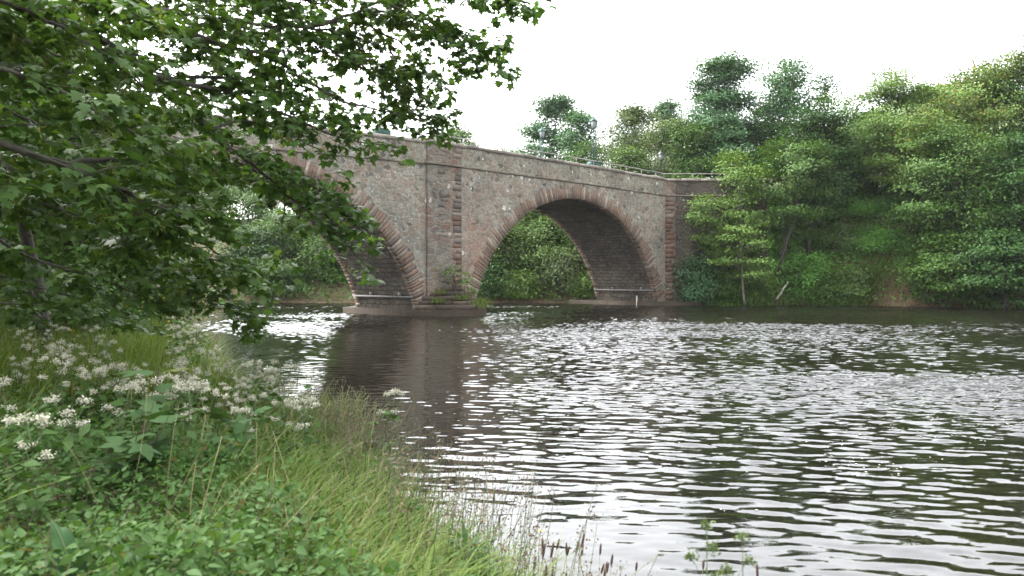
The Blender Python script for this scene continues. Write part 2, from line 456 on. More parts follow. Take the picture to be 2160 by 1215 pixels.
def ground(x, y):
    x, y = np.asarray(x, float), np.asarray(y, float)
    dl, df = seg_dist(x, y, LEFT), seg_dist(x, y, FAR)
    wet = inside(x, y, WATER)
    z_in = -0.12 - 0.35 * np.minimum(np.minimum(dl, df), 4.0)
    bump = (vnoise(x, y, 1.7, 1) - 0.5) * 0.22 + (vnoise(x, y, 5.0, 2) - 0.5) * 0.5
    zl = np.interp(dl, [0, 0.25, 0.8, 3, 8, 20, 60], [-0.08, 0.08, 0.22, 0.56, 1.25, 3.4, 7.0]) + bump * np.clip(dl / 3, 0.15, 1)
    far_p = np.interp(df, [0, 0.3, 0.9, 3.6, 5.5, 9, 30, 90], [-0.05, 0.35, 1.3, 5.4, 6.6, 7.2, 8.0, 9.0])
    red = np.interp(df, [0, 0.8, 2.5, 6, 12, 40], [0.0, 0.3, 1.6, 4.6, 7.0, 8.0])
    # in front of the wing wall the shore is a low ledge
    ledge = ((x > 8.5) & (x < 13.6) & (y < 51.9))
    zf = np.where(x < 8, red, far_p)
    zf = np.where(ledge, np.minimum(zf, 0.12 + np.clip((x - 11.5), 0, 5) * 1.1), zf) + bump * np.clip(df / 2, 0, 1)
    z = np.where(wet, z_in, np.where(dl < df, zl, zf))
    hill = 21.5 * np.exp(-(((x - 66) / 30) ** 2 + ((y - 118) / 22) ** 2))
    return z + np.where(wet, 0, hill)


def gz(x, y):
    return float(ground(np.array([x]), np.array([y]))[0])


def axis(*parts):
    out = []
    for a, b, s in parts:
        out.append(np.arange(a, b, s))
    return np.concatenate(out + [np.array([parts[-1][1]])])


def sheet(xs, ys, zf, name, mat):
    X, Y = np.meshgrid(xs, ys)
    Z = zf(X, Y)
    n = len(xs)
    v = np.stack([X, Y, Z], -1).reshape(-1, 3)
    i = np.arange(len(ys) - 1)[:, None] * n
    j = np.arange(n - 1)[None, :]
    q = np.stack([i + j, i + j + 1, i + n + j + 1, i + n + j], -1).reshape(-1, 4)
    return MB().add(v, q).build(name, mat, smooth=True)


m, t = new_mat('bank soil and moss')
geo = t.n('ShaderNodeNewGeometry')
co = t.n('ShaderNodeTexCoord').outputs['Object']
n1, n2 = t.noise(co, 0.8, 6.0, 0.65), t.noise(co, 5.0, 6.0, 0.7)
soil = t.ramp(n2, [(0.3, (0.055, 0.035, 0.024)), (0.55, (0.17, 0.095, 0.065)), (0.75, (0.28, 0.17, 0.12))])
green = t.ramp(n2, [(0.3, (0.02, 0.035, 0.01)), (0.7, (0.05, 0.08, 0.02))])
nz = t.n('ShaderNodeSeparateXYZ', ins={0: geo.outputs['Normal']})
hi = t.n('ShaderNodeSeparateXYZ', ins={0: co}).outputs[2]
green = t.mix(t.math('MULTIPLY', t.math('SUBTRACT', hi, 7.5), 0.3, clamp=True), green, t.ramp(n1, [(0.3, (0.06, 0.10, 0.03)), (0.7, (0.13, 0.19, 0.055))]))
fz = t.math('ADD', t.math('MULTIPLY_ADD', nz.outputs[2], 1.2, -0.75), t.math('MULTIPLY_ADD', n1, 1.6, -0.8), clamp=True)
fz = t.math('MAXIMUM', fz, t.math('MULTIPLY', t.math('SUBTRACT', hi, 5.0), 0.5, clamp=True))
b = t.n('ShaderNodeBsdfPrincipled', ins={'Base Color': t.mix(fz, soil, green), 'Roughness': 0.95,
        'Normal': t.n('ShaderNodeBump', ins={'Height': n2, 'Strength': 0.9, 'Distance': 0.12}).outputs[0]})
t.out(b.outputs[0])
xs = axis((-420, -120, 30), (-120, -36, 4), (-36, 45, 0.5), (45, 120, 3), (120, 420, 30))
ys = axis((-60, -6, 6), (-6, 64, 0.5), (64, 170, 3), (170, 460, 29))
tag(sheet(xs, ys, ground, 'ground', m), kind='structure')

# ------------------------------------------------------------------ river
m, t = new_mat('river water')
co = t.n('ShaderNodeTexCoord').outputs['Object']
mp = t.n('ShaderNodeMapping', ins={'Vector': co, 'Rotation': (0, 0, 0.35), 'Scale': (0.7, 2.0, 1.0)})
f1 = t.noise(mp.outputs[0], 7.5, 3.0, 0.6)
bp = t.n('ShaderNodeBump', ins={'Height': f1, 'Strength': t.math('MULTIPLY', t.n('ShaderNodeAttribute', attribute_name='ruffle').outputs['Fac'], 0.24), 'Distance': 0.05})
b = t.n('ShaderNodeBsdfPrincipled', ins={'Base Color': (0.007, 0.006, 0.004, 1), 'Roughness': 0.02, 'IOR': 1.5, 'Normal': bp.outputs[0]})
t.out(b.outputs[0])
rw = np.random.default_rng(5)
waves = []
for k in range(72):
    lam = 0.09 * (1.3 / 0.09) ** rw.random()
    th = math.radians(78 + rw.normal(0, 19))            # crests run roughly across the view
    waves.append((2 * math.pi / lam * math.cos(th), 2 * math.pi / lam * math.sin(th), rw.random() * 6.283, lam))


def ruffle(x, y):
    gust = np.clip(0.55 + 1.0 * (vnoise(x * 0.5 + y * 0.4, y - x * 0.25, 5.0, 11) - 0.25) + 0.8 * (vnoise(x * 0.4, y, 1.9, 12) - 0.5), 0.5, 1.35)
    near = seg_dist(x, y, LEFT)
    calm = np.interp(near, [0, 1.0, 4, 9, 16], [0.12, 0.25, 0.55, 0.85, 1.0])
    calm = calm * np.interp(np.hypot(x, y), [4, 9, 16, 30], [0.45, 0.7, 1.0, 1.15])
    shelter = 1 - 0.55 * np.exp(-(((x + 3.5) / 3.0) ** 2 + ((y - 21) / 14.0) ** 2))
    return gust * calm * shelter


def wave_z(x, y):
    z = np.zeros(x.shape)
    for kx, ky, ph, lam in waves:
        s = np.sin(kx * x + ky * y + ph)
        z += 0.0175 * lam / (1 + (lam / 0.26) ** 1.8) * (s + 0.25 * np.cos(2 * (kx * x + ky * y + ph)))
    return z * ruffle(x, y)


xs = axis((-420, -60, 40), (-60, -30, 2), (-30, -16, 0.3), (-16, 10, 0.065), (10, 30, 0.09), (30, 60, 1.0), (60, 420, 40))
ys = axis((-60, 0, 4), (0, 4, 0.2), (4, 14, 0.028), (14, 30, 0.042), (30, 58, 0.075), (58, 75, 1), (75, 420, 40))
river = tag(sheet(xs, ys, wave_z, 'river_water', m), kind='structure')
X_, Y_ = np.meshgrid(xs, ys)
at = river.data.attributes.new('ruffle', 'FLOAT', 'POINT')
at.data.foreach_set('value', np.clip(ruffle(X_, Y_) - 0.25, 0, 2).astype(np.float32).ravel())

rng = np.random.default_rng(15)
fx, fy = rng.uniform(-1, 11, 5200), rng.uniform(5, 16, 5200)
kf = vnoise(fx * 0.6, fy, 1.1, 41) * vnoise(fx, fy, 0.35, 42) > 0.5
fx, fy = fx[kf], fy[kf]
fz = wave_z(fx, fy) + 0.004
an = np.arange(6) * math.pi / 3
rr_ = rng.uniform(0.003, 0.012, len(fx))
V = np.stack([fx[:, None] + rr_[:, None] * np.cos(an), fy[:, None] + rr_[:, None] * np.sin(an), np.repeat(fz[:, None], 6, 1)], -1)
FOAM = MB().add(V.reshape(-1, 3), np.arange(len(fx) * 6).reshape(-1, 6))
FOAM = FOAM.build('foam', plain('foam flecks', (0.6, 0.58, 0.52), 0.8))
tag(FOAM, 'tiny pale foam flecks drifting on the near water', 'foam', kind='stuff')

# ------------------------------------------------------------------ bridge
O = (-2.52, 38.5)
R2 = math.sqrt(0.5)
BW = 5.0


def BP(t_, yl, z=0.0):
    return (O[0] + R2 * t_ - R2 * yl, O[1] + R2 * t_ + R2 * yl, z)


bridge = empty('stone_bridge', (O[0], O[1], 0), math.pi / 4)
tag(bridge, 'old rubble stone road bridge with two round arches crossing the river', 'bridge')
ARCH = [(-10.4, 7.85, 6.17, 8.2), (8.75, 7.8, 6.2, 8.16)]      # centre, half span, crown height, radius
T0, T1 = -34.0, 17.4


def top_z(tt):
    return np.interp(tt, [-34, -18, -10.35, -8, -2, 0, 10.7, 17.4], [7.1, 7.6, 7.93, 8.0, 8.17, 8.21, 8.18, 8.1])


def str_z(tt):
    return top_z(tt) - 1.1


def arch_pts(a, n=48, r=0.0):
    c, hs, cr, R = a
    zc = cr - R
    th0 = math.asin(min(1, hs / R))
    th = np.linspace(-th0, th0, n)
    return np.stack([c + (R + r) * np.sin(th), zc + (R + r) * np.cos(th)], -1), th, zc


def wall_face(tt, z0, z1, yl, flip=False):
    """one upright strip of wall between two edge curves"""
    k = len(tt)
    mb = MB()
    v = np.concatenate([np.stack([tt, np.full(k, yl), z0], -1), np.stack([tt, np.full(k, yl), z1], -1)])
    q = np.stack([np.arange(k - 1), np.arange(1, k), k + np.arange(1, k), k + np.arange(k - 1)], -1)
    if flip:
        q = q[:, ::-1]
    return mb, v, q


# spandrel walls (front and back) with the arch openings cut out
mb = MB()
pieces = []
edges = [(T0, None)]
ts, zb = [T0], [-1.0]
for a in ARCH:
    pts, th, zc = arch_pts(a)
    ts += [pts[0, 0] - 0.001] + list(pts[:, 0]) + [pts[-1, 0] + 0.001]
    zb += [-1.0] + list(pts[:, 1]) + [-1.0]
ts += [T1]
zb += [-1.0]
ts, zb = np.array(ts), np.array(zb)
for yl, fl in ((0.0, False), (BW, True)):
    _, v, q = wall_face(ts, zb, str_z(ts), yl, fl)
    mb.add(v, q, st=np.stack([v[:, 0], v[:, 2], v[:, 0] * 0], -1))
mb.add([(T1, 0, -1), (T1, BW, -1), (T1, BW, 7), (T1, 0, 7)], [(0, 1, 2, 3)], st=[(T1, -1, 0), (T1 + 5, -1, 0), (T1 + 5, 7, 0), (T1, 7, 0)])
mb.build('spandrel_wall', MAT['rubble'], bridge, st=True)
# parapets, with a deck between them
for yl0, yl1 in ((-0.05, 0.40), (BW - 0.40, BW + 0.05)):
    mb = MB()
    tt = np.linspace(T0, T1, 40)
    z0, z1 = str_z(tt) + 0.0, top_z(tt) - 0.16
    for yy, fl in ((yl0, False), (yl1, True)):
        _, v, q = wall_face(tt, z0, z1, yy, fl)
        mb.add(v, q, st=np.stack([v[:, 0] + 31.7, v[:, 2] + 11.3, v[:, 0] * 0], -1))
    mb.build('parapet', MAT['parapet'], bridge, st=True)
    # coping: single stones of uneven length
    rc = np.random.default_rng(3 if yl0 < 0 else 4)
    mb = MB()
    s = T0
    while s < T1 - 0.2:
        L = min(rc.uniform(0.7, 1.3), T1 - s)
        a0, a1 = s + 0.008, s + L - 0.008
        dz = rc.normal(0, 0.012)
        y0, y1 = yl0 - 0.06 + rc.normal(0, 0.008), yl1 + 0.06
        v = []
        for zz in (-0.16, -0.03 + dz, 0.0 + dz):
            ins = 0.03 if zz > -0.02 + dz else 0.0
            for (aa, yy) in ((a0 + ins, y0 + ins), (a1 - ins, y0 + ins), (a1 - ins, y1 - ins), (a0 + ins, y1 - ins)):
                v.append((aa, yy, float(top_z(aa)) + zz))
        q = [(k * 4 + i, k * 4 + (i + 1) % 4, k * 4 + 4 + (i + 1) % 4, k * 4 + 4 + i) for k in (0, 1) for i in range(4)] + [(8, 9, 10, 11), (3, 2, 1, 0)]
        mb.add(v, q)
        s += L
    mb.build('coping', MAT['coping'], bridge)
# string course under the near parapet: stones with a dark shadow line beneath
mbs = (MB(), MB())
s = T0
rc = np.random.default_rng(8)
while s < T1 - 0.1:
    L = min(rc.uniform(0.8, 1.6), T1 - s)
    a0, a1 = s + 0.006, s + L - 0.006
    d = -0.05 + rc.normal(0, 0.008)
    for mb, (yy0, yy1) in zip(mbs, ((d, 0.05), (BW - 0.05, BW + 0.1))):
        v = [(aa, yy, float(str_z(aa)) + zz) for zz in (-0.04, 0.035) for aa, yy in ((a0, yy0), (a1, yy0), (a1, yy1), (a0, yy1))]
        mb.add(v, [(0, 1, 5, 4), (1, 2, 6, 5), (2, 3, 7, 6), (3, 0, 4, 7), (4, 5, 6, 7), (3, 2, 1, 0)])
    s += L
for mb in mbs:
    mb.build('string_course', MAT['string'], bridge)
# barrels and rings
for ai, a in enumerate(ARCH):
    pts, th, zc = arch_pts(a, 60)
    c, hs, cr, R = a
    pts = np.concatenate([[(pts[0, 0], -1.0)], pts, [(pts[-1, 0], -1.0)]])
    arc = np.concatenate([[0], np.cumsum(np.hypot(*np.diff(pts, axis=0).T))])
    k = len(pts)
    ny = 6
    yy = np.linspace(0.02, BW - 0.02, ny)
    V = np.stack([np.repeat(pts[:, 0], ny), np.tile(yy, k), np.repeat(pts[:, 1], ny)], -1)
    S = np.stack([np.tile(yy, k) + ai * 20, np.repeat(arc, ny), np.zeros(k * ny)], -1)
    i = np.arange(k - 1)[:, None] * ny
    j = np.arange(ny - 1)[None, :]
    q = np.stack([i + j, i + j + 1, i + ny + j + 1, i + ny + j], -1).reshape(-1, 4)
    MB().add(V, q, st=S).build('arch_soffit', MAT['soffit'], bridge, smooth=True, st=True)
    rc = np.random.default_rng(20 + ai)
    for side in (0, 1):
        mb = MB()
        th0 = math.asin(hs / R)
        th = -th0
        while th < th0 - 0.004:
            w = rc.uniform(0.013, 0.026)
            t1 = min(th + w, th0)
            r0 = R - 0.012 + rc.normal(0, 0.008)
            r1 = R + rc.uniform(0.46, 0.84)
            out = 0.004 + rc.random() * 0.010
            g = 0.0014
            y0, y1 = (-out, 0.35) if side == 0 else (BW - 0.35, BW + out)
            v = []
            for (rr, tt) in ((r0, th + g), (r0, t1 - g), (r1, t1 - g), (r1, th + g)):
                for yv in (y0, y1):
                    v.append((c + rr * math.sin(tt), yv, zc + rr * math.cos(tt)))
            mb.add(v, [(0, 2, 4, 6), (1, 7, 5, 3), (0, 1, 3, 2), (2, 3, 5, 4), (4, 5, 7, 6), (6, 7, 1, 0)])
            th = t1
        mb.build('arch_ring', MAT['ring'], bridge)
# deck
mb = MB()
tt = np.linspace(T0, T1 + 6, 40)
v = np.concatenate([np.stack([tt, np.full(40, 0.41), str_z(tt) - 0.02], -1), np.stack([tt, np.full(40, BW - 0.41), str_z(tt) - 0.02], -1)])
mb.add(v, np.stack([np.arange(39), np.arange(1, 40), 40 + np.arange(1, 40), 40 + np.arange(39)], -1))
mb.build('road_deck', MAT['asphalt'], bridge)
# pilasters on the pier, near and far side: grey quoins with a red strip
for side in (0, 1):
    s = -1 if side == 0 else 1
    base = 0.0 if side == 0 else BW
    mb = MB()
    f0 = base + s * 0.13

    def quad(pl, mbx, off=0.0):
        v = np.array(pl, float)
        mbx.add(v, [(0, 1, 2, 3)], st=np.stack([v[:, 0] + v[:, 1] * 1.0 + off, v[:, 2], v[:, 0] * 0], -1))
    zt = 8.02
    quad([(-2.1, f0, 0), (-0.72, f0, 0), (-0.72, f0, zt), (-2.1, f0, zt)], mb)
    quad([(-2.1, base, 0), (-2.1, f0, 0), (-2.1, f0, zt), (-2.1, base, zt)], mb)
    mb.build('pilaster', MAT['pilaster'], bridge, st=True)
    mb = MB()
    quad([(-0.72, f0, 0), (0.0, f0, 0), (0.0, f0, zt), (-0.72, f0, zt)], mb)
    quad([(0.0, f0, 0), (0.0, base, 0), (0.0, base, zt), (0.0, f0, zt)], mb)
    p2 = mb.build('pilaster', MAT['pilaster_red'], bridge, st=True)
    p2['label'] = 'reddish quoin strip of the pilaster'
    rq = np.random.default_rng(60 + side)
    gq, rdq = MB(), MB()
    ya, yb = sorted((f0 + s * 0.006, f0 - s * 0.05))
    z = 1.3
    while z < 7.95:
        h = rq.uniform(0.16, 0.36)
        zz1 = min(z + h, 7.97)
        if not (6.9 < zz1 < 7.25 or 6.9 < z < 7.25):
            a0 = -1.5 + rq.uniform(0, 0.25)
            a1 = a0 + rq.uniform(0.25, 0.6)
            if rq.random() < 0.4:
                gq.box(a0, min(a1, -0.74), ya + rq.uniform(0, 0.004), yb, z + 0.02, zz1 - rq.uniform(0.015, 0.05))
            w = rq.uniform(0.35, 0.7)
            (rdq if (z < 4.6 and rq.random() < 0.6) else gq).box(-w, -0.012, ya + rq.uniform(0, 0.004), yb, z + 0.004, zz1 - rq.uniform(0.004, 0.012))
        z = zz1
    gq.build('quoin_masonry', MAT['quoin_grey'], bridge)
    rdq.build('quoin_masonry', MAT['quoin_red'], bridge)['label'] = 'reddish quoin stones up the corner of the pilaster'
    ya, yb = sorted((f0 - s * 0.02, base - s * 0.02))
    MB().box(-0.004, 0.035, ya, yb, 0.9, 7.0).build('mortar_joint', MAT['coping'], bridge)
    mb = MB()
    y0, y1 = sorted((f0 + s * 0.07, base - s * 0.05))
    for (a0, a1) in ((-2.18, -1.2), (-1.19, 0.07)):
        mb.box(a0, a1, y0, y1, 8.022, 8.235)
    mb.build('coping', MAT['coping'], bridge)
    mb = MB()
    y0, y1 = sorted((f0 + s * 0.09, base - s * 0.02))
    for (a0, a1) in ((-2.19, -1.5), (-1.49, -0.6), (-0.59, 0.09)):
        mb.box(a0, a1, y0, y1, 7.05, 7.15)
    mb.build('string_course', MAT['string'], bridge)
# footing slab with pointed ends and the stepped cutwater
foot = [(-3.25, -0.2), (-0.8, -2.55), (1.62, -0.2), (1.62, 5.2), (-0.8, 7.5), (-3.25, 5.2)]
MB().prism(foot, -1.2, 0.27, 0.01).build('footing', MAT['concrete'], bridge)
rc = np.random.default_rng(31)
mb = MB()
z = 0.272
for k in range(5):
    ap = -2.15 + 0.42 * k
    hw = 1.95 - 0.2 * k
    h = 0.2 + rc.uniform(-0.02, 0.03)
    for sgn in (-1, 1):
        # each course is laid of separate blocks along the two faces of the point
        n = 3 - (k > 2)
        for b_ in range(n):
            u0, u1 = b_ / n, (b_ + 1) / n - 0.012
            e = rc.normal(0, 0.025)
            pa = np.array([-0.8 + sgn * 0.004, ap + e])
            pb = np.array([-0.8 + sgn * hw, -0.02])
            q0, q1 = pa + (pb - pa) * u0, pa + (pb - pa) * u1
            inn = np.array([-0.8 + sgn * 0.004, 0.0])
            r0 = np.array([q0[0], 0.2]); r1 = np.array([q1[0], 0.2])
            poly = [q0, q1, r1, r0] if sgn > 0 else [q1, q0, r0, r1]
            mb.prism(poly, z, z + h + rc.normal(0, 0.012), 0.02)
    z += h + 0.004
mb.build('cutwater', MAT['step'], bridge)
MB().prism([(15.6, -1.1), (19.5, -2.6), (19.5, 0.2), (17.2, 0.9), (17.2, 6.6), (15.6, 6.6)], -1.2, 0.26, 0.005).build('footing', MAT['concrete'], bridge)
# handrail on the near coping, posts below it
mb = MB()
tt = np.linspace(T0, T1 + 0.05, 60)
rail_end = [(T1 + 0.05, 0.15)]
mb.tube(np.stack([tt, np.full(60, 0.17), top_z(tt) + 0.33], -1), 0.024, 6)
hr = mb.build('handrail', MAT['rail'], bridge, smooth=True)
s = -33.0
k = 0
while s < T1:
    step = 1.55
    MB().tube([(s, 0.17, float(top_z(s)) - 0.01), (s, 0.17, float(top_z(s)) + 0.33)], 0.02, 6).build('post', MAT['rail'], hr, smooth=True)
    s += step
# steel rails fixed along the foot of each barrel wall
for a, zz in ((ARCH[0], 0.86), (ARCH[1], 0.95)):
    c, hs, cr, R = a
    zc = cr - R
    tx = c + math.sqrt(R * R - (zz - zc) ** 2) - 0.10
    mb = MB()
    mb.tube([(tx, 0.1, zz), (tx, BW - 0.1, zz)], 0.045, 8)
    mb.box(tx - 0.03, tx + 0.12, 1.0, 1.14, zz + 0.05, zz + 0.2)
    mb.box(tx - 0.03, tx + 0.12, 3.3, 3.44, zz + 0.05, zz + 0.2)
    mb.build('wall_rail', MAT['steel'], bridge)

# wing wall to the right of the bridge
wx, wy, _ = BP(T1, 0.12)
wing = empty('retaining_wall', (wx, wy, 0))
tag(wing, 'dark stained rubble retaining wall with coping, right of the bridge', 'wall')
mb = MB()
L = 6.6
v = np.array([(0.75, 0, -1), (L, 0, -1), (L, 0, 7.92), (0.75, 0, 7.92)], float)
mb.add(v, [(0, 1, 2, 3)], st=v[:, [0, 2, 1]])
mb.build('wall_face', MAT['wing'], wing, st=True)
v = np.array([(-0.02, -0.03, -1), (0.75, -0.03, -1), (0.75, -0.03, 7.92), (-0.02, -0.03, 7.92), (0.75, 0.2, -1), (0.75, 0.2, 7.92)], float)
MB().add(v, [(0, 1, 2, 3), (1, 4, 5, 2)], st=v[:, [0, 2, 1]] + np.array([3.3, 0, 0])).build('quoin', MAT['pilaster_red'], wing, st=True)
rq = np.random.default_rng(66)
mb = MB()
z = 0.3
while z < 6.85:
    h = rq.uniform(0.18, 0.34)
    w = rq.uniform(0.4, 0.74)
    mb.box(0.02, w, -0.036 - rq.uniform(0, 0.003), 0.0, z + 0.004, z + h - 0.004)
    z += h
mb.build('quoin_masonry', MAT['quoin_red'], wing)
mb = MB()
s = -0.02
while s < L:
    l_ = rc.uniform(0.8, 1.3)
    mb.box(s, s + l_ - 0.01, -0.1 + rc.normal(0, 0.008), 0.45, 7.925, 8.09 + rc.normal(0, 0.01))
    s += l_
mb.build('coping', MAT['coping'], wing)
mb = MB()
mb.box(-0.02, L, -0.08, 0.03, 6.95, 7.03)
mb.build('string_course', MAT['string'], wing)
mb = MB().tube([(x, 0.17, 8.42) for x in np.linspace(-0.1, L, 12)], 0.024, 6)
hr = mb.build('handrail', MAT['rail'], wing, smooth=True)
for x in np.arange(1.9, L, 2.0):
    MB().tube([(x, 0.17, 8.06), (x, 0.17, 8.42)], 0.02, 6).build('post', MAT['rail'], hr, smooth=True)


# ------------------------------------------------------------------ lamps
def lamp(name, loc, label, mat, plinth, group):
    o = empty(name, loc, math.pi / 4)
    tag(o, label, 'street lamp', group)
    z0 = 0.0
    if plinth:
        MB().box(-0.36, 0.36, -0.22, 0.22, 0.0, 0.3).box(-0.30, 0.30, -0.17, 0.17, 0.3, 0.36).build('base', mat, o)
        z0 = 0.36
    mb = MB()
    if plinth:       # open lattice column: four thin legs with rings
        for sx in (-1, 1):
            for sy in (-1, 1):
                mb.tube([(sx * 0.10, sy * 0.10, z0), (sx * 0.075, sy * 0.075, z0 + 0.8), (sx * 0.06, sy * 0.06, z0 + 1.75)], 0.018, 5)
        for zz in (0.25, 0.62, 1.0, 1.35, 1.7):
            w = 0.125 - 0.032 * zz
            mb.box(-w, w, -w, w, z0 + zz, z0 + zz + 0.035)
        mb.lathe([(0.035, z0 + 1.7), (0.05, z0 + 1.78), (0.03, z0 + 1.9)], 8)
        zl = z0 + 1.9
    else:
        mb.lathe([(0.12, 0), (0.12, 0.25), (0.07, 0.35), (0.05, 0.6), (0.04, 1.9), (0.07, 1.95), (0.03, 2.05)], 10)
        zl = 2.05
    mb.build('column', mat, o)
    MB().lathe([(0.115, zl + 0.03), (0.2, zl + 0.42)], 4, rot=math.pi / 4).build('lantern_glass', MAT['glass'], o)
    mb = MB()
    mb.lathe([(0.03, zl - 0.02), (0.14, zl + 0.0), (0.14, zl + 0.03)], 4, rot=math.pi / 4)
    for q in range(4):
        a = math.pi / 4 + q * math.pi / 2
        mb.tube([(0.122 * math.cos(a), 0.122 * math.sin(a), zl + 0.02), (0.212 * math.cos(a), 0.212 * math.sin(a), zl + 0.43)], 0.014, 5)
    mb.build('lantern_frame', mat, o)
    MB().lathe([(0.26, zl + 0.43), (0.25, zl + 0.46), (0.1, zl + 0.58), (0.07, zl + 0.64), (0.03, zl + 0.66), (0.025, zl + 0.76), (0.004, zl + 0.8)], 4, rot=math.pi / 4).build('lantern_roof', mat, o)
    return o


G = 'green lattice lamps on the bridge parapets'
for (t_, yl, lab) in ((10.7, 0.42, 'tall green lattice lamp with box base on the near parapet, right of the arch crown'),
                      (10.9, BW - 0.3, 'green lattice lamp on the far parapet in front of the round tree'),
                      (-4.3, 0.42, 'green lattice lamp on the near parapet, half hidden by hanging sycamore leaves'),
                      (-4.3, BW - 0.3, 'green lattice lamp on the far parapet, deep behind the sycamore branches')):
    x, y, _ = BP(t_, yl)
    lamp('street_lamp', (x, y, float(top_z(t_)) - 0.01), lab, MAT['lampgreen'], True, G)
lx = P(1394, 375, 57)
lamp('street_lamp', (lx[0], lx[1], 8.1), 'black post lamp with square lantern standing beyond the bridge end', MAT['lampblack'], False, None)
x, y, _ = BP(16.0, 2.1)
gp = empty('gauge_post', (P(1339, 640, 51)[0], 50.2, -0.3))
tag(gp, 'thin white gauge post standing in the water below the right arch', 'post')
MB().box(-0.04, 0.04, -0.02, 0.02, 0, 0.92).build('board', MAT['whitewood'], gp)
MB().tube([(0, 0.07, 0), (0, 0.07, 0.92)], 0.035, 6).build('stake', MAT['steel'], gp)

# ------------------------------------------------------------------ foliage tools
KITE = (np.array([(0, 0, 0), (0.45, 0.34, 0.07), (1, 0, -0.06), (0.45, -0.34, 0.07)]), [np.array([(0, 2, 1), (0, 3, 2)])[:, ::-1]])
half = [(0.0, 0.05), (-0.02, 0.2), (0.10, 0.44), (0.2, 0.36), (0.30, 0.32), (0.44, 0.48), (0.62, 0.56), (0.60, 0.38), (0.56, 0.22), (0.72, 0.2), (0.8, 0.12)]
outl = half + [(1.0, 0.0)] + [(x, -y) for x, y in half[::-1]]


def leafz(x, y):
    return 0.05 - 0.3 * (x - 0.35) ** 2 - 0.28 * y * y + 0.05 * abs(y)


syc = np.array([(0.36, 0.0, leafz(0.36, 0))] + [(x, y, leafz(x, y)) for x, y in outl])
k = len(outl)
SYC = (syc, [np.array([(0, 1 + (i + 1) % k, 1 + i) for i in range(k)])[:, ::-1]])
ov = [(0.0, 0.0), (0.18, 0.2), (0.4, 0.27), (0.7, 0.17), (1.0, 0.0), (0.7, -0.17), (0.4, -0.27), (0.18, -0.2)]
OVAL = (np.array([(x, y, 0.12 * abs(y) - 0.18 * (x - 0.3) ** 2) for x, y in ov]), [np.array([(0, 1, 2), (0, 2, 4), (2, 3, 4), (0, 4, 6), (0, 6, 7), (4, 5, 6)])])
BLOB = (np.array([(0, 0, 0), (0.5, 0.5, 0.1), (1, 0, 0), (0.5, -0.5, 0.1)]), [np.array([(0, 3, 2, 1)])])


def scatter(mb, tpl, pos, nrm, tip, size):
    pos, nrm, tip = np.asarray(pos, float), unit(nrm), np.asarray(tip, float)
    if len(pos) == 0:
        return
    x = unit(tip - nrm * np.sum(tip * nrm, -1, keepdims=True))
    y = np.cross(nrm, x)
    T, faces = tpl
    sz = np.broadcast_to(np.asarray(size, float), (len(pos),))[:, None, None]
    V = pos[:, None, :] + sz * (T[None, :, 0:1] * x[:, None, :] + T[None, :, 1:2] * y[:, None, :] + T[None, :, 2:3] * nrm[:, None, :])
    off = np.arange(len(pos))[:, None, None] * len(T)
    mb.add(V.reshape(-1, 3), *[(fa[None] + off).reshape(-1, fa.shape[1]) for fa in faces])


def curve_pts(p, d, L, n, rng, droop=0.0, wob=0.08):
    pts = [np.array(p, float)]
    d = unit(np.array(d, float))
    for i in range(n):
        d = unit(d + rng.normal(0, wob, 3) + np.array([0, 0, -droop]))
        pts.append(pts[-1] + d * L / n)
    return np.array(pts)


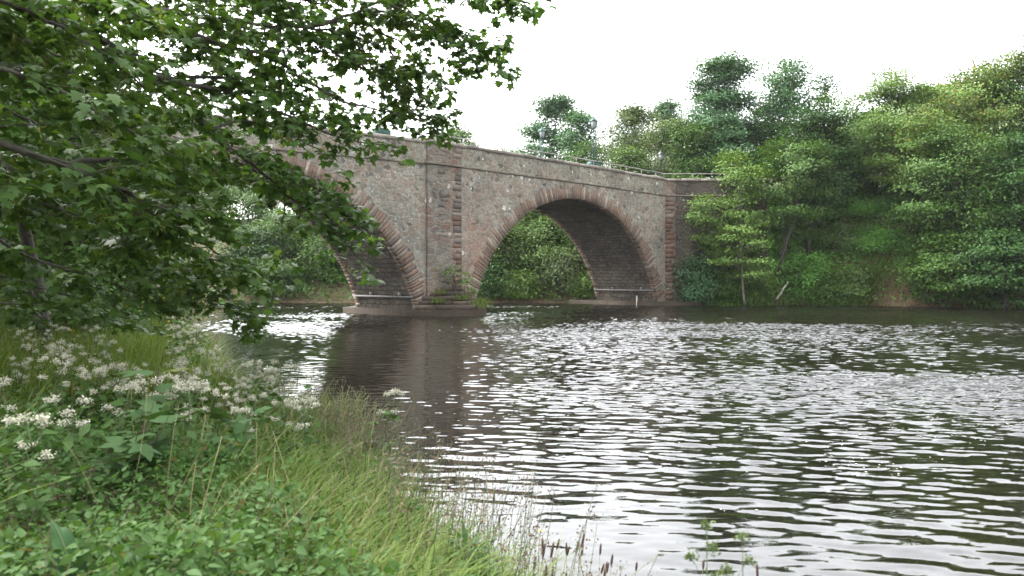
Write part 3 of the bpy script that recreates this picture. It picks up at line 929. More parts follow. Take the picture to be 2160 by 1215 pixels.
def tree(label, cat, x, y, H, R, mat, seed, clear=0.25, nlimb=26, nleaf=9000, leaf=0.24, shape='round', bark='bark', group=None, stems=1,
         name='tree', base=None, rc=0.55, flat=0.42, lean=(0, 0), droop=0.05, gappy=0.0, aspect=1.0, tpl=KITE, wobble=0.05):
    rng = np.random.default_rng(seed)
    zb = gz(x, y) - 0.1 if base is None else base
    root = empty(name, (x, y, zb))
    tag(root, label, cat, group)
    wood, lv = MB(), MB()
    cen = []
    for s_ in range(stems):
        az0 = rng.uniform(0, 6.28)
        sp = 0.0 if stems == 1 else 0.10
        d0 = np.array([math.cos(az0) * sp + lean[0], math.sin(az0) * sp + lean[1], 1.0])
        Ht = H * (1 if s_ == 0 else rng.uniform(0.8, 0.97))
        tr = curve_pts((math.cos(az0) * sp * 1.5, math.sin(az0) * sp * 1.5, 0), d0, Ht * 0.93, 9, rng, 0.0, wobble)
        r0 = (0.013 * H + 0.03) / math.sqrt(stems)
        wood.tube(tr, np.linspace(r0, r0 * 0.12, 10), 6)
        nl_ = max(6, nlimb // stems)
        for i in range(nl_):
            f = clear + (0.99 - clear) * (i + rng.random()) / nl_
            pf = f * 9
            k = min(8, int(pf))
            p0 = tr[k] + (tr[k + 1] - tr[k]) * (pf - k)
            u = (f - clear) / (1 - clear)
            if shape == 'round':
                pr = math.sqrt(max(0.06, 1 - (2 * u - 0.9) ** 2)) if u < 0.95 else 0.35
            elif shape == 'tall':
                pr = 0.45 + 0.55 * math.sin(math.pi * min(1, u * 0.9 + 0.12))
            elif shape == 'dome':
                pr = math.sqrt(max(0.08, 1 - u ** 2.2))
            else:          # wide flat topped
                pr = 0.6 + 0.4 * math.sin(math.pi * min(1, 0.25 + u * 0.7))
            Ln = R * pr * rng.uniform(0.62, 1.12)
            az = i * 2.399 + rng.normal(0, 0.4) + s_
            el = math.radians(rng.uniform(2, 30) + 45 * u)
            d = np.array([math.cos(az) * math.cos(el) * aspect, math.sin(az) * math.cos(el), math.sin(el)])
            lp = curve_pts(p0, d, Ln, 5, rng, droop, 0.12)
            lr = r0 * 0.42 * (1 - 0.55 * u)
            wood.tube(lp, np.linspace(lr, lr * 0.2, 6), 4)
            cen.append((lp[-1], 1.0))
            nsec = 3 + int(Ln / 0.9)
            for j in range(nsec):
                q = 1.2 + 3.8 * (j + rng.random()) / nsec
                kk = min(4, int(q))
                sp0 = lp[kk] + (lp[kk + 1] - lp[kk]) * (q - kk)
                dd = unit(lp[kk + 1] - lp[kk])
                side = unit(np.cross(dd, (0, 0, 1))) * (1 if j % 2 else -1)
                sd = unit(dd * 0.7 + side * rng.uniform(0.5, 1.1) + np.array([0, 0, rng.uniform(-0.15, 0.45)]))
                sl = max(0.5, Ln * rng.uniform(0.22, 0.42))
                sq = curve_pts(sp0, sd, sl, 3, rng, droop, 0.15)
                wood.tube(sq, np.linspace(lr * 0.35, 0.006, 4), 3)
                cen.append((sq[-1], 0.8))
                cen.append((sq[1], 0.55))
        cen.append((tr[-1], 0.8))
    C = np.array([c[0] for c in cen])
    W = np.array([c[1] for c in cen]) * rng.uniform(0.3, 1.3, len(cen))
    if gappy > 0:
        W = W * (rng.random(len(W)) > gappy)
    idx = rng.choice(len(C), nleaf, p=W / W.sum())
    cz = C[:, 2].mean()
    ccrown = np.array([tr[5][0], tr[5][1], cz])
    off = rng.normal(0, 1, (nleaf, 3)) * np.array([rc, rc, rc * flat])
    pos = C[idx] + off
    outw = unit(pos - ccrown)
    crnd = rng.normal(0, 0.35, (len(C), 3))[idx]
    nrm = np.array([0, 0, 0.9]) + outw * 0.55 + crnd + rng.normal(0, 0.38, (nleaf, 3))
    tip = outw * 0.8 + np.array([0, 0, -0.35]) + rng.normal(0, 0.5, (nleaf, 3))
    ok = pos[:, 2] > 0.05
    scatter(lv, tpl, pos[ok], nrm[ok], tip[ok], leaf * rng.uniform(0.6, 1.25, nleaf)[ok])
    wood.build('trunk', MAT[bark], root, smooth=True)
    lv.build('crown', MAT[mat], root)
    return root


def ptree(label, px, top, d, hw, mat, seed, base=None, cat='tree', **kw):
    """a tree standing at distance d: top row and half width give its size"""
    p = P(px, top, d)
    zb = gz(p[0], p[1]) - 0.1 if base is None else base
    kw['nleaf'] = int(kw.get('nleaf', 9000) * 1.45)
    kw['leaf'] = kw.get('leaf', 0.24) * 0.8
    return tree(label, cat, p[0], p[1], p[2] - zb, hw / F * d, mat, seed, base=zb, **kw)


# behind the bridge
BG = 'trees behind the bridge'
ptree('small round tree with open branches just above the parapet of the pier', 985, 262, 80, 42, 'lf_pale', 101, shape='wide', nleaf=4200, leaf=0.3, clear=0.55, nlimb=14, group=BG, rc=0.6)
ptree('low pale bush crown showing above the parapet left of the pier', 915, 288, 84, 30, 'lf_pale', 141, shape='wide', nleaf=2200, leaf=0.3, clear=0.6, nlimb=10, group=BG, rc=0.6)
ptree('conical lone tree standing clear against the sky behind the bridge', 1140, 200, 74, 74, 'lf_blue', 102, shape='dome', nleaf=13000, leaf=0.3, clear=0.32, nlimb=34, group=BG, rc=0.55)
ptree('thin ragged tree between the conical tree and the tall lamp', 1235, 236, 70, 38, 'lf_blue', 103, shape='tall', nleaf=5200, leaf=0.28, clear=0.3, gappy=0.15, group=BG)
ptree('olive brown tree right behind the tall green lamp', 1320, 226, 66, 74, 'lf_olive', 104, shape='round', nleaf=13000, leaf=0.24, clear=0.15, nlimb=34, group=BG)
ptree('tree with thin top twigs rising above the olive crowns', 1395, 205, 72, 56, 'lf_blue', 105, shape='round', nleaf=8000, leaf=0.28, clear=0.25, group=BG)
ptree('olive green rounded tree behind the black lamp', 1425, 262, 61, 66, 'lf_olive', 106, shape='round', nleaf=12000, leaf=0.22, clear=0.12, nlimb=32, group=BG)
ptree('tall broad blue green tree, left one of the high pair', 1545, 124, 60, 104, 'lf_blue', 107, shape='dome', nleaf=26000, leaf=0.26, clear=0.18, nlimb=46, group=BG)
ptree('tallest slender tree with bare stems and sky gaps in its crown', 1650, 116, 62, 74, 'lf_blue', 108, shape='tall', nleaf=11500, leaf=0.26, clear=0.3, nlimb=34, gappy=0.12, stems=3, bark='bark2', group=BG)
ptree('spindly tree at the right edge of the high group, crown in separate tufts', 1705, 150, 64, 34, 'lf_blue', 109, shape='tall', nleaf=2600, leaf=0.28, clear=0.35, nlimb=16, gappy=0.3, bark='bark2', group=BG)
ptree('dense bushy tree behind the end of the handrail', 1480, 268, 57.5, 66, 'lf_mid', 110, shape='round', nleaf=12000, leaf=0.22, clear=0.05, nlimb=30, group=BG)
ptree('leafy tree filling the gap under the tall slender trees', 1590, 262, 58, 74, 'lf_deep', 111, shape='round', nleaf=12000, leaf=0.22, clear=0.05, nlimb=30, group=BG)
ptree('low shrub on the road side below the lone conical tree', 1070, 318, 66, 34, 'lf_mid', 142, cat='shrub', name='shrub', shape='dome', nleaf=3000, leaf=0.22, clear=0.05, nlimb=12)
ptree('low shrub along the road below the tall lamp', 1235, 305, 63, 52, 'lf_mid', 143, cat='shrub', name='shrub', shape='dome', nleaf=6500, leaf=0.22, clear=0.05, nlimb=16)
ptree('low shrub along the road left of the black lamp', 1335, 320, 60, 52, 'lf_shrub', 144, cat='shrub', name='shrub', shape='dome', nleaf=6500, leaf=0.22, clear=0.05, nlimb=16)

# in front of the wing wall and on the right bank
RB = 'trees on the steep right bank'
ptree('young yellow green sycamore with a pointed leader in front of the wall end', 1552, 300, 49.8, 52, 'lf_pale', 112, base=1.2, shape='tall', nleaf=6500, leaf=0.2, clear=0.42, nlimb=26, bark='bark2', group=RB, rc=0.42, flat=0.3, wobble=0.12, stems=2)
ptree('mid green young sycamore leaning over the wall, second from the bridge', 1640, 275, 50.2, 72, 'lf_mid', 113, base=2.0, shape='round', nleaf=12000, leaf=0.2, clear=0.3, nlimb=36, group=RB, rc=0.45, flat=0.32, wobble=0.09, stems=2)
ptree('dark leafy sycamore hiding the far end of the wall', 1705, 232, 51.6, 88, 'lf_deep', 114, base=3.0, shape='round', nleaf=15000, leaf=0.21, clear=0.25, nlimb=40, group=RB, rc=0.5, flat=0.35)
ptree('low pale sapling spreading flat layers above the waterline beside the wall', 1570, 482, 48.9, 54, 'lf_pale', 115, base=0.1, cat='sapling', name='sapling', shape='wide', nleaf=3600, leaf=0.19, clear=0.3, nlimb=16, bark='bark2', rc=0.38, flat=0.22)
ptree('blue green bush at the foot of the dark wall', 1472, 545, 50.2, 30, 'lf_blue', 116, base=0.0, cat='shrub', name='shrub', shape='dome', nleaf=3600, leaf=0.2, clear=0.02, nlimb=14)
ptree('young pale tree climbing the wall face with a crooked stem', 1530, 400, 50.4, 26, 'lf_pale', 140, base=0.2, shape='tall', nleaf=2600, leaf=0.2, clear=0.5, nlimb=14, bark='bark2', group=RB, rc=0.4, flat=0.28, wobble=0.15)
ptree('broad tree with light green layered sprays, left side of the hanging wood', 1850, 190, 54, 112, 'lf_pale', 117, shape='wide', nleaf=20000, leaf=0.22, clear=0.3, nlimb=46, stems=3, group=RB, rc=0.5, flat=0.3)
ptree('amber tipped tree leaning out in the middle of the hanging wood', 1925, 268, 51.5, 92, 'lf_amber', 118, shape='wide', nleaf=13000, leaf=0.21, clear=0.4, nlimb=36, stems=2, group=RB, rc=0.48, flat=0.28)
ptree('large bright tree with rusty green top, upper right of the wood', 2045, 150, 55, 140, 'lf_amber', 119, shape='round', nleaf=24000, leaf=0.23, clear=0.3, nlimb=54, stems=2, group=RB, rc=0.5, flat=0.32)
ptree('dark tall tree at the right edge rising over all others', 2190, 70, 52, 110, 'lf_deep', 120, shape='tall', nleaf=18000, leaf=0.23, clear=0.2, nlimb=46, group=RB)
ptree('full mid green sycamore low on the right bank, boughs in tiers', 2050, 268, 47.5, 140, 'lf_mid', 121, base=1.5, shape='round', nleaf=21000, leaf=0.22, clear=0.22, nlimb=54, stems=2, group=RB, rc=0.5, flat=0.3)
ptree('dark green sycamore at the right edge drooping towards the river', 2170, 290, 45.0, 110, 'lf_deep', 122, base=1.0, shape='round', nleaf=18000, leaf=0.22, clear=0.15, nlimb=46, group=RB, rc=0.5, flat=0.32)
ptree('low sycamore bush overhanging the water at the right', 2000, 505, 45.6, 76, 'lf_mid', 123, base=0.1, cat='shrub', name='shrub', shape='dome', nleaf=8500, leaf=0.21, clear=0.02, nlimb=28, rc=0.45, flat=0.3)
ptree('low dark bush dipping its boughs into the water at the right edge', 2120, 500, 43.6, 92, 'lf_deep', 124, base=0.0, cat='shrub', name='shrub', shape='dome', nleaf=11000, leaf=0.21, clear=0.02, nlimb=32, rc=0.45, flat=0.3)
ptree('shaded tree standing deep between the amber tree and the wall', 1790, 300, 54.5, 84, 'lf_mid', 125, shape='round', nleaf=13000, leaf=0.22, clear=0.2, nlimb=36, group=RB, rc=0.5)

for i, (px, top, d, hw, mt, lab) in enumerate((
        (1525, 575, 50.3, 40, 'lf_mid', 'green bush on the ledge at the foot of the retaining wall'),
        (1582, 565, 50.3, 40, 'lf_pale', 'pale bush at the waterline just left of the bleached branch'),
        (1706, 545, 50.8, 40, 'lf_ivy', 'rounded bramble mound right of the bleached branch'),
        (1745, 590, 50.0, 34, 'lf_mid', 'small leafy mound hanging to the water in mid bank'),
        (1640, 500, 52.0, 60, 'lf_ivy', 'bramble mound under the young sycamores on the slope'),
        (1760, 500, 52.0, 56, 'lf_shrub', 'light green bramble mound high on the slope'),
        (1850, 510, 51.0, 56, 'lf_ivy', 'dense fern mound on the slope left of the tiered sycamore'),
        (1655, 525, 52.0, 34, 'lf_shrub', 'bright low bush just above the bleached branch'),
        (1570, 520, 50.8, 36, 'lf_mid', 'bush between the wall end and the leaning saplings'),
        (1800, 575, 49.9, 30, 'lf_shrub', 'bright bush at the water left of the bare red soil'),
        (1700, 450, 53.2, 60, 'lf_mid', 'bush in the shade at the top of the slope'),
        (1815, 455, 53.4, 60, 'lf_ivy', 'bush below the light green tree at the top of the slope'))):
    ptree(lab, px, top, d, hw, mt, 500 + i, cat='shrub', name='shrub', shape='dome', nleaf=int(2500 + hw * 70), leaf=0.17, clear=0.02, nlimb=24, rc=0.36, flat=0.5, group='mounds of growth on the right bank slope')

for px, top, d, hw, mt, lab in ((1800, 385, 58, 70, 'lf_deep', 'added dark bush closing light gaps behind the light green tree'), (1880, 390, 57.5, 66, 'lf_deep', 'added dark bush closing light gaps under the amber tipped tree'),
                                (1960, 370, 57.5, 74, 'lf_deep', 'added dark bush closing light gaps behind the tiered sycamore'), (2070, 350, 57, 90, 'lf_deep', 'added dark bush closing light gaps at the right edge of the wood')):  # bushes added to stop light leaking through the wood and darken it
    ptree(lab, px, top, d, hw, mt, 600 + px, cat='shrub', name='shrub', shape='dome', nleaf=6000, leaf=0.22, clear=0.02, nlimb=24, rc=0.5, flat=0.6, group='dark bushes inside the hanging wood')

# far bank seen through the arches
SH = 'shrubs on the far bank behind the bridge'
for i, (px, top, d, hw, mt, lab) in enumerate((
        (1060, 470, 57.5, 48, 'lf_shrub', 'pale shrub at the left edge of the right arch opening'),
        (1120, 428, 60, 62, 'lf_shrub', 'tallest pale shrub under the crown of the right arch'),
        (1165, 470, 57.5, 56, 'lf_shrub', 'light green shrub in the middle of the right arch opening'),
        (1225, 440, 58.5, 60, 'lf_mid', 'green shrub behind the right barrel wall of the right arch'),
        (1195, 545, 56.3, 44, 'lf_olive', 'low olive bush near the waterline in the right arch opening'),
        (1035, 560, 56.2, 46, 'lf_deep', 'dark low bush behind the pier edge in the right arch opening'),
        (1095, 590, 55.9, 30, 'lf_pale', 'small bright bush at the water in the right arch opening'),
        (1248, 590, 55.4, 24, 'lf_pale', 'small grassy bush beside the right footing under the arch'),
        (540, 500, 58, 70, 'lf_deep', 'dark bush at the left of the left arch opening'),
        (620, 470, 60, 70, 'lf_mid', 'high bush in the middle of the left arch opening'),
        (690, 520, 57.5, 56, 'lf_mid', 'green bush beside the pier in the left arch opening'),
        (580, 570, 56.6, 56, 'lf_mid', 'low bush over the waterline in the left arch opening'),
        (730, 480, 61, 60, 'lf_olive', 'olive bush behind the pier in the left arch opening'),
        (545, 398, 66, 62, 'lf_mid', 'tree behind the left arch, right of the sky gap'),
        (455, 392, 70, 70, 'lf_mid', 'tree below the crown of the left arch with sky above it'),
        (370, 420, 66, 80, 'lf_deep', 'dark tree at the left end of the left arch opening'))):
    big = i >= 13  # the last ones are trees
    ptree(lab, px, top, d, hw, mt, 200 + i, cat='tree' if big else 'shrub', name='tree' if big else 'shrub', shape='round' if big else 'dome', nleaf=int(5200 + hw * 70), leaf=0.21,
          clear=0.1 if big else 0.02, nlimb=int(16 + hw * 0.25), rc=0.48, flat=0.55, group=SH)

# stone house glimpsed between the trees
hp = P(1772, 300, 62)
hz = gz(hp[0], hp[1])
house = empty('stone_house', (hp[0], hp[1], hz), 0.25)
tag(house, 'pinkish stone house gable with slate roof glimpsed between the trees', 'house')
ht = 1.75 + (HY - 262) / F * 62 - hz
MB().add([(-2.6, 0, 0), (2.6, 0, 0), (2.6, 0, ht - 1.9), (0, 0, ht), (-2.6, 0, ht - 1.9), (-2.6, 8, 0), (2.6, 8, 0), (2.6, 8, ht - 1.9), (0, 8, ht), (-2.6, 8, ht - 1.9)],
         [(0, 1, 2, 3, 4), (9, 8, 7, 6, 5)], [(1, 6, 7, 2), (5, 0, 4, 9)]).build('wall', MAT['harl'], house)
MB().add([(-2.85, -0.15, ht - 2.02), (0, -0.15, ht + 0.06), (0, 8.15, ht + 0.06), (-2.85, 8.15, ht - 2.02), (2.85, -0.15, ht - 2.02), (2.85, 8.15, ht - 2.02),
          (-2.85, -0.15, ht - 1.9), (0, -0.15, ht + 0.18), (0, 8.15, ht + 0.18), (-2.85, 8.15, ht - 1.9), (2.85, -0.15, ht - 1.9), (2.85, 8.15, ht - 1.9)],
         [(6, 7, 8, 9), (7, 10, 11, 8), (0, 6, 9, 3), (4, 5, 11, 10), (0, 1, 7, 6), (1, 4, 10, 7)]).build('roof', MAT['slate'], house)

# dead pale stick leaning on the bank
s0, s1 = P(1638, 632, 49.9), P(1663, 594, 50.3)
rng = np.random.default_rng(77)
st_ = np.linspace(0, 1, 6)[:, None] * (s1 - s0) + s0 + rng.normal(0, 0.015, (6, 3))
root = empty('dead_branch', s0)
tag(root, 'bare bleached branch leaning on the green right bank above the water', 'branch')
MB().tube(st_ - s0, np.linspace(0.085, 0.05, 6), 6).tube([(0.3, 0.1, 0.5), (0.42, 0.0, 0.62), (0.5, -0.1, 0.8)], [0.03, 0.02, 0.01], 5).build('limb', MAT['whitewood'], root, smooth=True)

# creepers and brambles over the right bank: one mass
rng = np.random.default_rng(9)
N = 330000
gx, gy = rng.uniform(8.5, 58, N), rng.uniform(24, 58, N)
df = seg_dist(gx, gy, FAR)
wet = inside(gx, gy, WATER)
keep = (~wet) & (df < 9) & (rng.random(N) < 1.15 - df * 0.06)
bare = np.exp(-(((gx - 24.0) / 2.6) ** 4 + ((df - 0.5) / 1.0) ** 4)) + np.exp(-(((gx - 14.4) / 0.8) ** 4 + ((df - 0.6) / 0.7) ** 4))
keep &= rng.random(N) > bare * 0.93
keep &= ~((gx < 12.0) | ((gx < 16.2) & (gy > 50.9)))
gx, gy, df = gx[keep], gy[keep], df[keep]
z = ground(gx, gy)
e = 0.25
nx, ny = -(ground(gx + e, gy) - z) / e, -(ground(gx, gy + e) - z) / e
nn = unit(np.stack([nx, ny, np.ones_like(nx)], -1))
lump = vnoise(gx, gy, 0.9, 21) * 0.55 + vnoise(gx, gy, 2.4, 22) * 0.5
n_ = len(gx)
pos = np.stack([gx, gy, z], -1) + nn * (lump * rng.uniform(0.3, 1.0, n_))[:, None]
mb = MB()
scatter(mb, KITE, pos, nn * 0.6 + np.array([0, -0.1, 0.7]) + rng.normal(0, 0.35, (n_, 3)), np.stack([nx * 0.3, ny * 0.3 - 0.2, -0.5 * np.ones_like(nx)], -1) + rng.normal(0, 0.5, (n_, 3)), rng.uniform(0.11, 0.26, n_))
o = mb.build('undergrowth', MAT['lf_ivy'])
tag(o, 'dense creepers, ferns and brambles covering the steep right bank', 'undergrowth', kind='stuff')

# undergrowth behind the bridge on the far bank
N = 26000
gx, gy = rng.uniform(-30, 9, N), rng.uniform(54, 66, N)
wet = inside(gx, gy, WATER)
gx, gy = gx[~wet], gy[~wet]
z = ground(gx, gy)
n_ = len(gx)
pos = np.stack([gx, gy, z + rng.uniform(0, 0.8, n_) * (0.4 + vnoise(gx, gy, 1.5, 5))], -1)
mb = MB()
scatter(mb, KITE, pos, np.array([0, -0.5, 0.8]) + rng.normal(0, 0.4, (n_, 3)), np.array([0, -0.5, -0.4]) + rng.normal(0, 0.5, (n_, 3)), rng.uniform(0.14, 0.26, n_))
tag(mb.build('undergrowth', MAT['lf_shrub']), 'leafy undergrowth on the far bank seen through the arches', 'undergrowth', kind='stuff')


# ------------------------------------------------------------------ grass
def blades(mb, x, y, z, h, w, rng, lean=(0, 0), bend=0.5, spread=0.35):
    n = len(x)
    az = rng.uniform(0, 2 * math.pi, n)
    tilt = np.abs(rng.normal(0, spread, n))
    dx = np.cos(az) * tilt + lean[0]
    dy = np.sin(az) * tilt + lean[1]
    b = rng.uniform(0.2, 1.0, n) * bend
    lv = np.array([0.0, 0.4, 0.75, 1.0])
    base = np.stack([x, y, z], -1)
    dirx = np.stack([dx, dy, np.zeros(n)], -1)
    hd = unit(np.stack([np.cos(az), np.sin(az), np.zeros(n)], -1) + 1e-6)
    sd = np.stack([-hd[:, 1], hd[:, 0], np.zeros(n)], -1)
    V = []
    for i, s in enumerate(lv):
        c = base + h[:, None] * (dirx * s + hd * (b * s * s)[:, None] + np.array([0, 0, 1.0]) * (s - 0.35 * b * s * s)[:, None])
        ww = w * (1 - 0.15 * i) * (1 if i < 3 else 0)
        if i < 3:
            V += [c - sd * ww[:, None] / 2, c + sd * ww[:, None] / 2]
        else:
            V += [c]
    V = np.stack(V, 1)
    off = np.arange(n)[:, None, None] * 7
    q = np.array([(0, 1, 3, 2), (2, 3, 5, 4)])
    tr = np.array([(4, 5, 6)])
    mb.add(V.reshape(-1, 3), (q[None] + off).reshape(-1, 4), (tr[None] + off).reshape(-1, 3))


def left_bank(n, ymin, ymax, wid, rng, inner=0.0):
    """points on the near left bank within WID metres of the water"""
    yy = ymin * (ymax / ymin) ** rng.random(n)
    ex = np.interp(yy, LEFT[:, 1], LEFT[:, 0])
    xx = ex - inner - wid * rng.random(n) ** 1.2
    return xx, yy, ground(xx, yy)


rng = np.random.default_rng(40)
# hanging grass tufts on the right bank
mb = MB()
for (px, py, d, n) in ((1880, 560, 49.9, 500), (1920, 548, 49.8, 400), (1820, 600, 49.8, 700), (1770, 600, 50.4, 600), (1850, 552, 50.2, 400), (1740, 625, 50.6, 400), (1960, 540, 48.2, 400), (1620, 590, 51.2, 400)):
    c = P(px, py, d)
    x, y = c[0] + rng.normal(0, 0.75, n), c[1] + rng.normal(0, 0.5, n)
    blades(mb, x, y, ground(x, y) + rng.uniform(0, 0.35, n), rng.uniform(0.4, 1.0, n), np.full(n, 0.03), rng, (-0.05, -0.55), 1.2)
tag(mb.build('grass', MAT['grass2']), 'long pale grass tufts hanging over the red soil of the right bank', 'grass', kind='stuff')
mb = MB()
x, y, z = left_bank(26000, 7.5, 30, 4.5, rng)
k = rng.random(len(x)) < 0.9
blades(mb, x, y, z, rng.uniform(0.22, 0.5, len(x)), 0.007 + 0.0007 * y, rng, (0.05, -0.02), 0.8, 0.5)
x, y, z = left_bank(15000, 3.0, 9.5, 1.5, rng)
blades(mb, x, y, z, rng.uniform(0.16, 0.42, len(x)), rng.uniform(0.005, 0.012, len(x)), rng, (0.08, -0.04), 1.1, 0.55)
x, y, z = left_bank(14000, 7.5, 19, 5.0, rng, 1.2)
blades(mb, x, y, z, rng.uniform(0.4, 0.85, len(x)), 0.008 + 0.0007 * y, rng, (0.1, 0.0), 0.5)
n = 700
blades(mb, -2.15 + rng.normal(0, 0.2, n), 8.75 + rng.normal(0, 0.28, n), np.full(n, 0.02), rng.uniform(0.25, 0.52, n), np.full(n, 0.012), rng, (0.05, 0), 0.7, 0.4)
n = 1500
y = rng.uniform(2.8, 5.6, n)
x = np.interp(y, LEFT[:, 1], LEFT[:, 0]) - 0.1 - rng.random(n) * 1.3
blades(mb, x, y, ground(x, y), rng.uniform(0.18, 0.36, n), rng.uniform(0.010, 0.019, n), rng, (0.05, -0.05), 1.2, 0.5)
tag(mb.build('grass', MAT['grass']), 'bright long grass along the near left bank of the river', 'grass', kind='stuff')
mb = MB()
M = 34000
y = 1.5 * (32 / 1.5) ** rng.random(M)
x = np.interp(y, LEFT[:, 1], LEFT[:, 0]) - 3.0 - 14 * rng.random(M) ** 1.5
blades(mb, x, y, ground(x, y) - 0.02, rng.uniform(0.2, 0.55, M), 0.010 + 0.0008 * y, rng, (0.05, 0.0), 0.8, 0.5)
tag(mb.build('grass', MAT['grass2']), 'rough darker grass over the higher part of the left bank', 'grass', kind='stuff')
# brown flowering grass: thin stems with loose panicles
ms, mp_ = MB(), MB()
x, y, z = left_bank(230, 3.4, 10.5, 0.8, rng, -0.15)
x2, y2, z2 = left_bank(60, 10, 26, 3.0, rng, 0.0)
x3 = np.concatenate([-1.45 + rng.normal(0, 0.28, 80), -0.25 + rng.normal(0, 0.25, 60)])
y3 = np.concatenate([7.3 + rng.normal(0, 0.35, 80), 4.9 + rng.normal(0, 0.3, 60)])
x, y = np.concatenate([x, x2, x3]), np.concatenate([y, y2, y3])
z = np.maximum(ground(x, y), -0.1)
for i in range(len(x)):
    hgt = rng.uniform(0.4, 0.78)
    tp = curve_pts((x[i], y[i], z[i]), (rng.normal(0.15, 0.12), rng.normal(0, 0.12), 1), hgt, 4, rng, 0.03, 0.06)
    ms.tube(tp, np.linspace(0.0022, 0.0011, 5) * (1 + y[i] * 0.06), 3)
    nb = 26
    f = rng.uniform(0.62, 1.02, nb)
    c = tp[2] + (tp[4] - tp[2]) * ((f - 0.5) * 2)[:, None]
    pp = c + rng.normal(0, 1, (nb, 3)) * (0.055 * (1.25 - f))[:, None] * np.array([1, 1, 0.8])
    scatter(mp_, BLOB, pp, rng.normal(0, 1, (nb, 3)), rng.normal(0, 1, (nb, 3)) + np.array([0, 0, 0.8]), rng.uniform(0.006, 0.013, nb) * (1 + y[i] * 0.05))
dry = MB()
yy_ = 3.0 * (11 / 3.0) ** rng.random(230)
xx_ = np.interp(yy_, LEFT[:, 1], LEFT[:, 0]) - 0.1 - rng.random(230) * 1.9
for i in range(230):
    dry.tube(curve_pts((xx_[i], yy_[i], gz(xx_[i], yy_[i])), (rng.normal(0.2, 0.3), rng.normal(0, 0.25), 1), rng.uniform(0.4, 0.8), 6, rng, rng.uniform(0.02, 0.14), 0.05), np.linspace(0.0024, 0.001, 7) * (1 + yy_[i] * 0.04), 3)
o = mp_.build('seed_grass', MAT['seed'])
tag(o, 'brown loose seed heads of tall grass along the water edge', 'grass', kind='stuff')
ms.build('stems', MAT['stem'], o)
dry.build('dry_stalks', MAT['drystem'], o)

# low herbs: leafy ground cover near the camera
mb = MB()
N = 60000
yy = 1.7 * (9.0 / 1.7) ** rng.random(N)
xx = rng.uniform(-0.72, 0.02, N) * yy - 0.15
ex = np.interp(yy, LEFT[:, 1], LEFT[:, 0])
k = xx < ex - np.where(yy < 5.5, 0.75, 0.55) - 0.5 * vnoise(xx, yy, 0.8, 3)
xx, yy = xx[k], yy[k]
M = 7000
y3 = 2.2 * (11 / 2.2) ** rng.random(M)
x3 = np.interp(y3, LEFT[:, 1], LEFT[:, 0]) - 0.15 - rng.random(M) * 2.2
cl = vnoise(x3, y3, 0.5, 17) > 0.55
xx, yy = np.concatenate([xx, x3[cl]]), np.concatenate([yy, y3[cl]])
zz = ground(xx, yy)
n_ = len(xx)
top = 0.12 + 0.30 * vnoise(xx, yy, 0.55, 7) + 0.12 * vnoise(xx, yy, 0.2, 8)
pos = np.stack([xx, yy, zz + top * rng.uniform(0.25, 1.0, n_)], -1)
scatter(mb, OVAL, pos, np.array([0, 0, 0.9]) + rng.normal(0, 0.5, (n_, 3)), rng.normal(0, 1, (n_, 3)) + np.array([0, 0, -0.1]), 0.016 + 0.05 * rng.random(n_) ** 1.7)
n2 = 900
x, y = xx[:n2], yy[:n2]
o = mb.build('ground_cover', MAT['lf_herb'])
tag(o, 'leafy green herbs and nettles covering the near left bank', 'ground cover', kind='stuff')
mb = MB()
for i in range(170):
    mb.tube(curve_pts((x[i], y[i], zz[i]), (rng.normal(0, 0.2), rng.normal(0, 0.2), 1), top[i] * rng.uniform(0.9, 1.5), 3, rng, 0, 0.08), [0.004, 0.003, 0.002, 0.0015], 3)
mb.build('stems', MAT['redstem'], o)

# ------------------------------------------------------------------ white flowering plants
protos = []
for s in range(5):
    rg = np.random.default_rng(300 + s)
    st, lf, hds = MB(), MB(), []
    H = 0.62 + 0.05 * s
    main = curve_pts((0, 0, 0), (0.12, 0, 1), H, 5, rg, 0.0, 0.06)
    st.tube(main, np.linspace(0.006, 0.003, 6), 4)
    nb = 5 + s % 3
    for b in range(nb):
        a0 = main[3 + (b > 1)]
        d = np.array([math.cos(b * 2.4) * 0.55, math.sin(b * 2.4) * 0.55, 1.0])
        q = curve_pts(a0, d, rg.uniform(0.09, 0.2), 3, rg, 0.0, 0.08)
        st.tube(q, [0.003, 0.0025, 0.002, 0.0018], 3)
        hd = MB()
        hds.append(hd)
        for u in range(7):                                  # each umbel is a plate of little clusters
            dd = unit(np.array([rg.normal(0, 0.75), rg.normal(0, 0.75), 0.8]))
            e = q[-1] + dd * rg.uniform(0.015, 0.034)
            st.tube([q[-1], e], 0.001, 3)
            nf = 16
            pp = e + rg.normal(0, 0.0105, (nf, 3)) * np.array([1, 1, 0.85])
            scatter(hd, BLOB, pp, np.array([0, 0, 1.0]) + rg.normal(0, 0.5, (nf, 3)), rg.normal(0, 1, (nf, 3)), rg.uniform(0.008, 0.014, nf))
    nl = 64
    pp = main[rg.integers(0, 4, nl)] + rg.normal(0, 0.075, (nl, 3))
    scatter(lf, KITE, pp, np.array([0, 0, 1.0]) + rg.normal(0, 0.4, (nl, 3)), rg.normal(0, 1, (nl, 3)), rg.uniform(0.05, 0.11, nl))
    r = empty('white_flower_plant')
    st.build('stem', MAT['stem'], r)
    for hd in hds:
        hd.build('flower_head', MAT['white'], r)
    lf.build('leaves', MAT['lf_herb'], r)
    protos.append(r)
spots = []
rng = np.random.default_rng(51)
